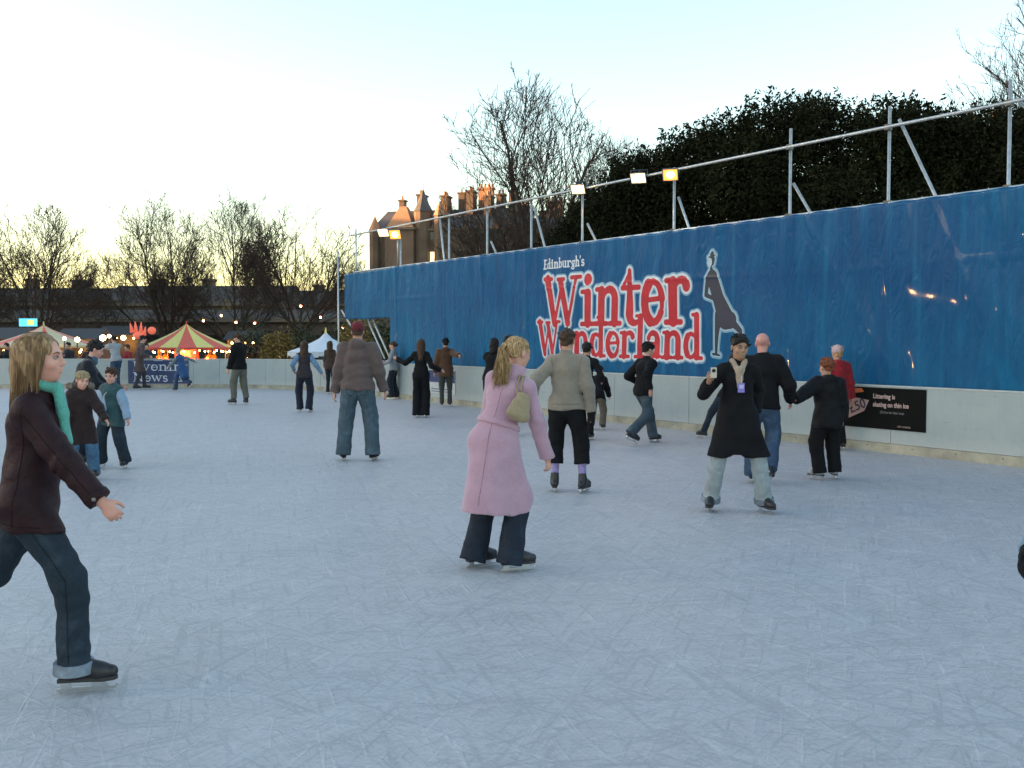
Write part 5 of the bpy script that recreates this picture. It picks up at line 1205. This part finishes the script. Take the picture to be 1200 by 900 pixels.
# teal scarf: loop at the neck and hanging ends down the front
teal=cloth('scarf_teal',(.11,.38,.31),.85,var=.2,scale=14,bump=.5,weave=200)
S=Sdf(); 
for a in range(-80,81,20):
    a0,a1=R(90+a),R(90+a+20); S.cone(n0+p.Rt*math.cos(a0)*.068+p.Fw*math.sin(a0)*.068+p.up*(.055-.02*math.sin(a0)),n0+p.Rt*math.cos(a1)*.068+p.Fw*math.sin(a1)*.068+p.up*(.055-.02*math.sin(a1)),.022,.022,.01)
f0=n0+p.Fw*.085+p.Rt*.035
S.cone(f0+p.up*.045,f0+p.Fw*.040-p.up*.075,.020,.024,.02,u=p.Rt,us=1.6); S.cone(f0+p.Fw*.040-p.up*.075,f0+p.Fw*.070-p.up*.20+p.Rt*.005,.022,.024,.015,u=p.Rt,us=1.9)
p._add(S,'scarf',teal,h=.007,post=folds(.006,3,.6))
# navy top edge inside the jacket front
S=Sdf(); S.cone(f0-p.up*.02+p.Fw*.01-p.Rt*.04,f0+p.Fw*.055-p.up*.23-p.Rt*.02,.03,.035,.01); p._add(S,'shirt_front',cloth('shirt_navy',(.012,.02,.05),.8))

# 2 woman in the lilac coat
p=P('woman in a long lilac coat with a blonde ponytail leaning forward, middle of the ice',584,7.28,1.70,face=-22,lean=15,roll=12,pelvis=(-.03,-.02),feet=((-.14,-.01,0,-30,0),(.15,-.03,0,-48,0)),hands=((-.16,.30,.92),(.30,.20,.76)),head=(-28,6,0),female=True,h=.0068,hc=.010,curl=.9,bend=.975,elbow=(nv([-.15,-1,-.6]),nv([.3,-1,-.2])))
p.body(); p.facebits(plain('brow_blonde',(.18,.10,.05),.8))
lil=cloth('coat_lilac',(.47,.285,.365),.95,var=.10,scale=6,bump=.25,weave=220,sheen=.5)
p.trousers(jeand,(.088,.078,.088,.104),hem=-.005,folds_=.004); p.skates(sk_black,shaft=.10,laces=plain('laces_grey',(.2,.2,.22),.6))
hz=nv([p.pel[0]-.02,p.pel[1]-.06,.42])
jk=p.jacket(lil,sl=(.063,.056,.055),skirt=(.195,.180,.50),cut_z=hz,collar=.035,fold=.006,name='coat',waist=.96,bulk=1.04,sleeve=1.02)
ls=cloth('lilac_seam',(.34,.20,.26),.95)
seam(jk,p.sp[4],p.sp[1],p.Fw,ls,n=40); seam(jk,p.sp[1],nv([p.pel[0]-.02,p.pel[1]-.06,.44]),p.Fw,ls,n=40,r=.003)
seam(jk,p.elb[1]+nv([.01,-.01,.1]),p.wri[1],-p.Rt,ls)
S=Sdf(); n0=p.neck+p.up*.01; S.cone(n0-p.up*.02,n0+p.up*.075,.095,.078,.01,cuts=[(n0+p.up*.062,p.up)]); p._add(S,'collar',lil,h=.008,post=folds(.004,9))
S=Sdf(); wc=p.sp[1]; S.chain([wc-p.up*.05,wc+p.up*.05],[.166,.160],[.140,.134],p.Rt,p.Fw,0,cuts=[(wc+p.up*.019,p.up),(wc-p.up*.019,-p.up)]); p._add(S,'belt',lil,h=.006)
p.hair(hbl,'pony',h=.007)
def flow_pony(rg):
    a=rg.uniform(0,2*PI); x=math.cos(a)*rg.uniform(0,.022); y=math.sin(a)*rg.uniform(0,.022)
    s0=p.hp(x,-.115+y,.05); e=rg.uniform(-.6,.6); s1=s0-p.Hm[:,1]*.045+nv([0,0,-.03]); back=-p.Fw
    s2=s0+back*.06+nv([e*.05,0,-.16])+nv([x,y,0])*1.2; s3=s0+back*(.075+.02*rg.random())+nv([e*.09-.02,.02,-.29-rg.uniform(-.07,.06)]); return [s0,s1,s2,s3]
strands(p,hbl,420,None,flow_pony,.0030,2,'ponytail')
def flow_cap(rg):
    a=R(rg.uniform(-200,20)); x=math.cos(a); y=math.sin(a); z=rg.uniform(-.02,.12)
    q=math.sqrt(max(0,1-((z-.04)/.09)**2)); s0=p.hp(x*.088*q,y*.108*q-.018+.02,z); return [s0,(s0*2+p.hp(0,-.11,.045))/3+(s0-p.hp(0,0,.02))*.10,(s0+p.hp(0,-.11,.045)*2)/3+(s0-p.hp(0,0,.02))*.06,p.hp(0,-.122,.045)]
strands(p,hbl,160,None,flow_cap,.0022,3)
MB().sphere(p.hp(0,-.125,.045),.024,10,8).build('hair_tie',black,p.root,True)
# her shoulder bag: a thing of its own
W0=Vector(p.root.location); Mz=Matrix.Rotation(p.root.rotation_euler[2],3,'Z')
def bagpt(v): return nv(v)
bag=empty('shoulder_bag',p.root.location,p.root.rotation_euler[2],'beige shoulder bag under the right arm of the woman in the lilac coat','bag')
S=Sdf(); bc=p.sp[3]*.35+p.sp[2]*.65+p.Rt*.165-p.Fw*.095; bx=unit(p.Rt*.45+p.Fw*.9); by=unit(np.cross(p.up,bx))
S.chain([bc+p.up*.07,bc,bc-p.up*.075],[.060,.085,.105],[.020,.034,.044],bx,by,.01); V,F=S.mesh(.008,folds(.003,4)); npobj('bag_body',V,F,cloth('bag_beige',(.36,.27,.16),.55,var=.15,scale=12,bump=.3),bag)
m=MB(); sh=p.sho[1]+p.up*.066-p.Rt*.045; m.tube([bc+p.up*.06-bx*.05,(bc*.5+sh*.5)-p.Fw*.050-p.Rt*.035,sh-p.Fw*.065-p.Rt*.005,sh-p.Fw*.02,sh+p.Fw*.05,sh+p.Fw*.085-p.up*.06],.008,6); m.tube([bc+p.up*.06+bx*.05,(bc*.5+sh*.5)+p.Rt*.005-p.Fw*.045,sh-p.Fw*.06+p.Rt*.014,sh+p.Rt*.016-p.Fw*.02,sh+p.Rt*.016+p.Fw*.05],.008,6); m.build('strap',MATS['bag_beige'],bag,True)

# 3 man in the black coat holding up a phone, facing the camera
p=P('man in a long black coat and pale jeans holding up a small silver camera',862,9.66,1.70,face=176,lean=1,pelvis=(-.02,0),feet=((-.29,.04,0,22,0),(.22,-.02,0,-14,0)),hands=((-.20,-.12,.92),(.27,.22,1.25)),head=(12,6,-4),h=.0068,hc=.010,skin=(.40,.235,.15),curl=(.4,.8),elbow=(None,nv([.9,-.1,-1.2])),build=.96)
p.palm=[None,nv([-.5,-.6,.3])]
p.body(); p.facebits(hb,lips=srgb(140,80,70)); 
p.trousers(jeanp,(.092,.078,.080,.092),hem=.03,folds_=.004,cuff=.05); p.skates(sk_black)
p.jacket(black,sl=(.072,.062,.056),skirt=(.205,.160,.555),collar=.04,name='coat',bulk=1.04,waist=1.03,sleeve=.9)
S=Sdf(); n0=p.neck; S.cone(n0-p.up*.03+p.Fw*.01,n0+p.up*.045,.100,.085,.01,cuts=[(n0+p.up*.045,p.up+p.Fw*.5)]); S.cone(n0-p.up*.03+p.Fw*.10,n0+p.up*.1+p.Fw*.08,.055,.06,.01,op='sub'); p._add(S,'collar',black,h=.008)
sc1=cloth('scarf_cream',(.42,.32,.24),.9,var=.3,scale=18,bump=.4)
S=Sdf(); f0=n0+p.Fw*.085; 
for sg in(-1,1): S.cone(n0+p.Rt*sg*.06+p.Fw*.045+p.up*.035,f0+p.Fw*.03-p.up*.06+p.Rt*sg*.012,.026,.028,.01)
S.cone(f0+p.Fw*.035-p.up*.05,f0+p.Fw*.048-p.up*.21,.032,.020,.02,u=p.Rt,us=1.3); p._add(S,'scarf',sc1,h=.008,post=folds(.005,6))
o=p.hair(hb,'short'); 
m=MB(); bc=p.sp[2]+p.Fw*.158+p.up*.035-p.Rt*.01; m.box(bc,(.062,.006,.088),Matrix(p.T.tolist())); bd=m.build('badge',plain('badge_violet',(.25,.20,.62),.3),p.root); MB().box(bc+p.Fw*.005+p.up*.01,(.042,.003,.036),Matrix(p.T.tolist())).build('badge_photo',plain('badge_white',(.55,.5,.75),.3),bd)
MB().tube([bc+p.up*.044,bc+p.up*.11+p.Fw*.002],.004,5).build('lanyard',plain('lanyard_white',(.6,.6,.62),.5),bd)
ph=empty('compact_camera',p.root.location,p.root.rotation_euler[2],'small silver camera held up by the man in the black coat','camera')
d_=unit(p.wri[1]-p.elb[1]); pc=p.wri[1]+d_*.10+nv([-.012,.035,.03]); MB().box(pc,(.055,.024,.095)).build('camera_body',plain('silver_body',(.55,.56,.58),.25,.8),ph); MB().tube([pc+nv([0,.010,.018]),pc+nv([0,.022,.018])],.017,12).build('camera_lens',plain('lens_dark',(.02,.02,.03),.1),ph)

# 4 beige sweater, dark cropped trousers
p=P('man in a beige sweater and black cropped trousers with lilac socks, back to the viewer',664,10.9,1.75,face=-6,lean=3,feet=((-.13,.06,0,5,0),(.19,.0,0,-20,0)),hands=((-.36,.05,1.02),(.27,-.03,.86)),head=(-8,4,0),h=.0075,hc=.011,build=1.02,pelvis=(.0,-.0))
p.body(); bs=cloth('beige_seam',(.15,.125,.10),.95); bei=cloth('sweater_beige',(.27,.225,.18),.95,var=.14,scale=8,bump=.3,weave=120,sheen=.3)
p.trousers(black,(.104,.084,.082,.092),crop=.235,folds_=.004); p.skates(sk_black,shaft=.09)
jk=p.jacket(bei,hem=.05,sl=(.076,.062,.046),bulk=1.08,waist=1.08,collar=.055,fold=.010); p.hair(hbr,'short'); p.gloves(black,(1,)); seam(jk,p.pel-p.Rt*.16-p.up*.0,p.pel+p.Rt*.16-p.up*.0,p.Fw,bs,r=.003,n=40)
for sg in(0,1): seam(jk,p.sho[sg]+p.up*.045,p.sho[sg]-p.up*.14-p.Rt*(.03 if sg else -.03),p.Fw,bs)
soc=cloth('sock_lilac',(.34,.27,.52),.9,var=.3,scale=20)
for i in(0,1):
    S=Sdf(); d_=unit(p.ank[i]-p.knee[i]); S.cone(p.ank[i]-d_*.27,p.ank[i]-d_*.05,.050,.041,.0); p._add(S,'sock',soc)
# 5 red hat man
p=P('man in a dark red beanie and brown hooded sweater, back turned, legs apart',420,13.75,1.88,face=2,lean=2,feet=((-.21,0,0,12,0),(.20,-.02,0,-12,0)),hands=((-.33,.02,.86),(.34,.04,.94)),head=(0,4,0),h=.009,hc=.012,build=1.06)
p.body(); tr_=p.trousers(jeanb,(.110,.092,.088,.094),hem=.03,folds_=.004)
for sg in(-1,1):
    c=p.pel+p.Rt*sg*.085*1.0-nv([0,0,.06]); q=[c+nv([-.05,0,.045]),c+nv([.05,0,.045]),c+nv([.045,0,-.05]),c+nv([0,0,-.075]),c+nv([-.045,0,-.05])]
    for k in range(5): seam(tr_,q[k],q[(k+1)%5],(0,1,0),MATS['denim_seam'],'pocket_stitching',.003,8)
seam(tr_,p.pel+nv([0,0,.03]),p.pel-nv([0,0,.14]),(0,1,0),MATS['denim_seam'],r=.003)
js2=MATS['denim_seam']
for i in(0,1): seam(tr_,p.hip[i]-nv([0,0,.12]),p.knee[i],(0,1,0),js2,r=.002); p.skates(sk_black)
jk=p.jacket(cloth('fleece_brown',(.125,.088,.082),.95,var=.15,scale=7,bump=.35,sheen=.2),hem=.05,sl=(.082,.068,.052),bulk=1.14,waist=1.08,collar=.05,hood=True,fold=.011); p.hair(hbr,'short'); p.beanie(rim=-.035,mat=cloth('beanie_red',(.16,.018,.030),.95,var=.2,scale=20,bump=.4))
# 6 bald man
p=P('bald man in a black jacket and blue jeans holding a child by the hand',893,11.5,1.72,face=-14,lean=6,feet=((-.10,.16,0,0,0),(.10,-.10,.05,-10,25)),hands=((-.30,.10,.95),(3.16,11.60,.93,1)),head=(-6,10,0),h=.0078,hc=.011,build=1.08,skin=srgb(205,150,140))
p.body(); p.trousers(jeanm,(.102,.084,.080,.086),hem=.03); p.skates(sk_black); p.jacket(black,hem=.07,sl=(.080,.066,.054),bulk=1.14,waist=1.1,collar=.04)
# 7 red-haired child
p=P('red haired child in a padded black coat and trousers with grey and black skates',968,11.9,1.40,face=12,lean=3,feet=((-.10,.0,0,30,0),(.13,.02,0,-14,0)),hands=((3.18,11.62,.92,1),(.26,.05,.60)),head=(10,3,0),h=.0085,hc=.011,child=True,build=1.1)
p.body(); p.trousers(black,(.112,.094,.092,.096),hem=.03); p.skates(sk_grey)
p.jacket(cloth('puffer_black',(.006,.006,.008),.7,var=.3,scale=9,bump=.6,sheen=0),hem=.15,sl=(.092,.080,.064),bulk=1.22,flare=1.06,waist=1.05,collar=.05,hood=True,fold=.014); p.hair(hr,'short')
# 8 red jacket
p=P('person in a red jacket and pale pink hat beside the barrier',981,15.05,1.53,face=8,lean=3,feet=((-.08,0),(.09,.02)),hands=((-.24,.05,.72),(.24,.0,.72)),h=.011,hc=.015,child=True,build=1.02)
p.body(); p.trousers(black,hem=.03); p.skates(sk_black,shaft=.1); p.jacket(cloth('jacket_red',(.30,.012,.022),.7,var=.2,bump=.5),hem=.14,bulk=1.2,sl=(.085,.072,.06),collar=.05,hood=True); p.hair(hbl,'short'); p.beanie(cloth('hat_pink',(.55,.38,.42),.95,var=.15),rim=-.03)
# 9 black beanie walker
p=P('person in a black beanie, black top and jeans striding right along the tarpaulin',755,15.9,1.64,face=-58,lean=9,roll=0,feet=((-.10,.30,0,4,0),(.08,-.30,.03,-5,24)),hands=((-.22,.10,.92),(.26,-.10,.86)),head=(-10,6,0),h=.010,hc=.013)
p.body(); p.trousers(jeand and denim('denim_slate',(.045,.065,.085)),(.100,.084,.082,.092),hem=.03,folds_=.004); p.skates(sk_black); p.jacket(black,hem=.09,bulk=1.1,sl=(.074,.062,.052),collar=.04); p.hair(hb,'short'); p.beanie(black)
# 10 hidden behind phone man
p=P('skater almost hidden behind the man in the long black coat',868,16.9,1.50,face=6,lean=8,roll=14,pelvis=(-.20,0),feet=((-.64,.0,0,30,0),(.16,.05,0,0,0)),hands=((-.12,.2,.9),(.15,.2,.9)),h=.012,hc=.016,group='skaters on the ice rink')
p.body(); p.trousers(jeand,hem=.03); p.skates(sk_black,shaft=.1); p.jacket(black,hem=.09); p.hair(hbr,'short')
# 11 adult and child behind beige man
p=P('person in black half hidden behind the shoulder of the beige sweater man',686,16.5,1.60,face=-20,lean=16,feet=((-.10,.0),(.08,.04)),hands=((-.2,.2,.95),(.22,.22,.95)),h=.012,hc=.016)
p.body(); p.trousers(black,hem=.03); p.skates(sk_black,shaft=.1); p.jacket(black,hem=.08); p.hair(hb,'short')
p=P('small child in black jacket and grey trousers bending forward right of the beige sweater',700,18.4,1.20,face=-15,lean=32,feet=((-.10,.03,0,0,0),(.12,-.06,0,-10,0)),hands=((-.16,.36,.52),(.18,.34,.52)),h=.011,hc=.014,child=True,bend=.95)
p.body(); p.trousers(cloth('trouser_taupe',(.12,.10,.08),.9),(.11,.095,.09,.095),hem=.03); p.skates(sk_black); p.jacket(black,hem=.08,bulk=1.2,sl=(.085,.07,.06),hood=True); p.hair(hb,'short')
# 12, 13 dark haired pair behind the lilac coat
p=P('person in a black hat reaching left to hold hands with the person in brown',577,19.5,1.68,face=-25,lean=14,feet=((-.15,.0,0,10,0),(.14,.0)),hands=((-.82,23.2,1.13,1),(.10,-.30,.80)),elbow=(nv([0,-.3,-1]),nv([.8,-.5,0])),h=.011,hc=.014,bend=.95)
p.body(); p.trousers(black,hem=.03); p.skates(sk_black); p.jacket(black,hem=.05,bulk=1.08,sleeve=.95); p.hair(hb,'long',.04); p.beanie(black)
MB().tube([p.wri[1]-unit(p.wri[1]-p.elb[1])*.06,p.wri[1]-unit(p.wri[1]-p.elb[1])*.01],.042,10).build('wrist_band',black,p.root,True)
p=P('dark haired man in a black top mostly hidden behind the woman in the lilac coat',594,17.3,1.70,face=-50,lean=10,feet=((-.10,.0),(.1,.0)),h=.011,hc=.014)
p.body(); p.trousers(black,hem=.03); p.skates(sk_black); p.jacket(black,hem=.05,bulk=1.05); p.hair(hb,'short'); p.facebits(hb)
# 14 brown jacket black hat
p=P('person in a brown jacket and black beanie by the small poster on the barrier',522,24.6,1.64,face=4,lean=2,feet=((-.09,.0),(.10,.02)),hands=((-.26,.05,.82),(-.92,23.4,1.12,1)),h=.012,hc=.016,elbow=(None,nv([.2,0,-1])))
p.body(); p.trousers(cloth('trouser_grey',(.05,.052,.05),.9),hem=.03); p.skates(sk_black); p.jacket(cloth('jacket_brown',(.09,.045,.025),.9,var=.2,bump=.4),hem=.16,bulk=1.2,sl=(.085,.066,.052),collar=.05,hood=True); p.hair(hb,'short'); p.beanie(black)
# 15 long haired black woman arms out
p=P('woman with long dark hair in black flared trousers, arms held out to her sides',493,21.3,1.63,face=-4,lean=3,feet=((-.08,.0,0,5,0),(.10,.0,0,-5,0)),hands=((-.52,.10,1.20),(.42,.0,.98)),head=(4,3,0),female=True,h=.011,hc=.014,elbow=(nv([0,-.4,-1]),nv([.2,-.4,-.6])))
p.body(); p.trousers(black,(.10,.09,.095,.115),hem=-.01); p.skates(sk_black,shaft=.08); p.jacket(black,hem=.06,sl=(.068,.056,.056),bulk=1.08); p.hair(hbr,'long',.20)
# 16 grey top by opening
p=P('woman in a pale grey top and dark trousers below the tarpaulin opening',459,27.6,1.55,face=80,lean=2,feet=((-.09,.02,0,0,0),(.12,-.06,0,0,0)),hands=((-.20,.22,.95),(.20,.25,1.0)),female=True,h=.012,hc=.016)
p.body(); p.trousers(cloth('trouser_navy',(.014,.018,.03),.9),(.10,.09,.09,.10),hem=.0); p.skates(sk_black); p.jacket(cloth('top_grey',(.26,.28,.30),.9,var=.2,bump=.4),hem=.06,bulk=1.05); p.hair(hbr,'bun')
# 17 brown haired person
p=P('long brown haired skater in dark clothes between two others, left of the red beanie man',387,30.2,1.56,face=-10,lean=3,feet=((-.08,.02,0,0,0),(.08,.0,0,0,0)),female=True,h=.013,hc=.017)
p.body(); p.trousers(cloth('trouser_navy',(.014,.018,.03),.9),hem=.0); p.skates(sk_black,shaft=.08); p.jacket(cloth('jacket_umber',(.055,.035,.028),.9),hem=.10); p.hair(hbr,'long',.12)
# 18 woman vest w/ light blue sleeves
p=P('long haired woman in a dark vest with light blue sleeves, left arm held away',356,22.8,1.60,face=8,lean=3,feet=((-.11,.06,0,25,0),(.12,-.06,0,-20,12)),hands=((-.22,.05,.92),(.40,-.02,.84)),female=True,h=.012,hc=.015,bend=.96)
p.body(); p.trousers(cloth('trouser_dark_navy',(.012,.016,.032),.85),(.10,.088,.085,.095),hem=.01,folds_=.004); p.skates(sk_black); p.jacket(cloth('vest_dark',(.035,.028,.035),.8),hem=.08,smat=cloth('sleeve_blue',(.16,.27,.42),.85),name='vest',bulk=1.06); p.hair(hbr,'long',.14)
# 19 man black jacket grey trousers
p=P('man in a black jacket and grey trousers standing side on right of the striped tent',278,25.4,1.78,face=62,lean=3,feet=((-.10,.07,0,0,0),(.13,-.15,0,-30,0)),hands=((-.20,.10,.88),(.22,.12,.88)),head=(20,6,0),h=.012,hc=.015)
p.body(); p.trousers(cloth('trouser_khaki',(.13,.125,.10),.9),(.104,.09,.085,.078),hem=.10); p.skates(sk_black,shaft=.16); p.jacket(black,hem=.08,bulk=1.1,sl=(.078,.064,.054),collar=.04); p.hair(hbr,'short')
# 20 bending girl with blue dress
p=P('child in a blue pinafore and grey sleeves bending forward with one foot kicked back',208,31.6,1.42,face=52,lean=22,feet=((-.06,.06,0,0,0),(.10,-.48,.12,0,35)),hands=((-.22,.15,.75),(.38,-.34,.92)),head=(20,14,0),female=True,child=True,h=.013,hc=.016,bend=.97)
p.body(); p.trousers(jeanm,(.095,.08,.08,.09),hem=.02); p.skates(sk_black); p.jacket(cloth('pinafore_blue',(.03,.085,.21),.85),hem=.34,flare=1.15,smat=cloth('sleeve_grey',(.16,.20,.21),.85),name='pinafore',bulk=1.05); p.hair(hpl,'bun')
# 21 brown coat at sign
p=P('person in a long brown purple coat in front of the navy sign',163,32.6,1.76,face=-55,lean=8,feet=((-.08,.22,0,0,0),(.12,-.12,0,0,0)),hands=((-.25,.25,1.05),(.25,.25,1.05)),head=(0,16,0),h=.013,hc=.017)
p.body(); p.trousers(cloth('trouser_smoke',(.05,.042,.05),.9),hem=.02); p.skates(sk_black); p.jacket(cloth('coat_umber',(.085,.055,.055),.85),hem=.36,bulk=1.05,flare=1.0); p.hair(hb,'short')
# 22 white sweater
p=P('person in a pale grey sweater and jeans leaning on the far barrier, arm stretched left',134,32.6,1.76,face=48,lean=13,feet=((-.10,-.16,0,0,0),(.08,-.04,0,0,0)),hands=((-.12,.50,1.36),(.10,.46,1.28)),head=(5,0,0),h=.013,hc=.017)
p.body(); p.trousers(jeanm,hem=.0); p.skates(sk_black); p.jacket(cloth('sweater_pale',(.34,.35,.37),.9,var=.15),hem=.04,bulk=1.08,sl=(.078,.065,.05)); p.hair(hb,'short')
# 23 boy with vest
p=P('small boy in a teal padded vest with pale blue sleeves and dark jeans',133,12.9,1.265,face=168,lean=4,roll=-4,feet=((-.14,.02,0,10,0),(.20,.02,0,-12,6)),hands=((-.23,.06,.62),(.05,.20,.68)),head=(8,10,-4),h=.0075,hc=.0095,child=True,skin=srgb(215,165,150),curl=.6,pelvis=(.04,0))
p.body(); p.facebits(hbr); p.trousers(jeant,(.118,.10,.098,.11),hem=.02,folds_=.004); p.skates(sk_black)
p.jacket(cloth('vest_teal',(.035,.085,.095),.7,var=.2,bump=.6),hem=.13,flare=1.08,bulk=1.24,smat=cloth('sleeve_pale_blue',(.28,.38,.52),.9,var=.15),name='vest',sl=(.075,.062,.050),collar=.045,fold=.012,waist=1.08); p.hair(hbr,'short')
m=MB(); m.tube([p.sp[4]+p.Fw*.10-p.up*.03,p.sp[3]+p.Fw*.165,p.sp[2]+p.Fw*.165,p.sp[1]+p.Fw*.15,p.pel+p.Fw*.15-p.up*.06],.006,5); m.build('zip',plain('zip_white',(.5,.5,.52),.4),p.root,True)
# 24 curly child
p=P('curly blonde child in a fur hooded brown coat and blue jeans beside the blonde woman',92,11.8,1.24,face=205,lean=4,feet=((-.15,.0,0,10,0),(.11,.03,0,-5,0)),hands=((-.32,.26,.62),(.18,.1,.62)),head=(18,8,-6),h=.0075,hc=.0095,child=True,skin=srgb(218,165,148),curl=.5,female=False)
p.body(); p.facebits(plain('brow_blonde',(.18,.10,.05),.8)); p.trousers(denim('denim_bright',(.06,.13,.22)),(.112,.098,.096,.11),hem=.0); p.skates(sk_black)
p.jacket(cloth('coat_dark_brown',(.028,.014,.014),.8,var=.3,bump=.5),hem=.24,flare=1.12,bulk=1.20,sl=(.08,.068,.056),collar=.03,name='coat',waist=1.08); p.hair(hpl,'curly')
S=Sdf(); g9=np.random.default_rng(9)
for a in range(-200,21,14): S.ell(p.neck+p.Rt*math.cos(R(a))*.115+p.Fw*(math.sin(R(a))*.095-.02)+p.up*(.045+.02*g9.random()),(.034,.034,.034),None,.01)
K9=g9.normal(size=(6,3))*110; p._add(S,'fur_trim',hairmat('fur_grey',(.20,.16,.13)),h=.0075,post=lambda q:sum(np.sin(q@K9[i]+i) for i in range(6))*.0035)
# 25 dark haired woman behind
p=P('dark haired woman in a black coat bending over the two small children',90,13.2,1.66,face=-70,lean=18,feet=((-.10,.1),(.10,.0)),hands=((-.08,.50,1.00),(.12,.46,.98)),head=(0,22,0),female=True,h=.0075,hc=.010,skin=srgb(212,160,145),curl=.3)
p.body(); p.facebits(hb); p.trousers(jeand,hem=.02); p.skates(sk_black); p.jacket(cloth('coat_ink',(.012,.014,.022),.8,bump=.4),hem=.20,bulk=1.1,collar=.05,name='coat'); p.hair(hb,'short')
S=Sdf(); S.cone(p.neck+p.Fw*.035,p.neck+p.up*.05+p.Fw*.03,.065,.055,.01); p._add(S,'scarf',cloth('scarf_steel',(.07,.12,.20),.9),h=.010)
# 26 off the right edge
p=P('skater cut by the right edge, only a pale blue sleeve and black glove in view',1322,3.25,1.62,face=120,lean=6,feet=((-.1,0),(.12,.1)),hands=((-.32,.02,.96),(.03,.44,1.00)),h=.009,hc=.011)
p.body(); p.trousers(jeand,hem=.02); p.skates(sk_black); p.jacket(cloth('sleeve_ice',(.20,.30,.42),.8,bump=.4),hem=.08,bulk=1.05); p.hair(hbr,'short'); p.gloves(black); p.facebits(hbr)
# spectators beyond the far barrier
GS='people watching from behind the far barrier'
for i,(px,d,H_,f,jm,hm_,lab) in enumerate(((8,36,1.70,170,(.015,.015,.02),hb,'spectator in black at the very left edge behind the barrier'),(22,37.5,1.62,200,(.10,.08,.06),hbr,'spectator in a tan jacket second from the left edge'),(80,36.5,1.72,160,(.02,.02,.03),hb,'dark haired spectator right of the blonde woman, above the barrier'),(104,38,1.60,190,(.05,.03,.03),hbr,'spectator in maroon brown between the globe lamps'),(149,36.5,1.64,150,(.22,.02,.03),hbr,'spectator in a red jacket left of the long brown coat'),(172,38.5,1.66,210,(.03,.04,.06),hb,'spectator in navy in front of the striped tent'),(60,39,1.74,180,(.05,.05,.05),hbl,'fair haired spectator hidden behind the blonde woman'))):
    p=P(lab,px,d,H_,face=f,lean=3,h=.017,hc=.022,group=GS,z=-.22,hands=((-.2,.25,1.0),(.2,.25,1.0)))
    p.body(); p.jacket(cloth('coat_spect_%d'%i,jm,.85),hem=.2,bulk=1.12); p.trousers(jeand,hem=.02); p.hair(hm_,'short')
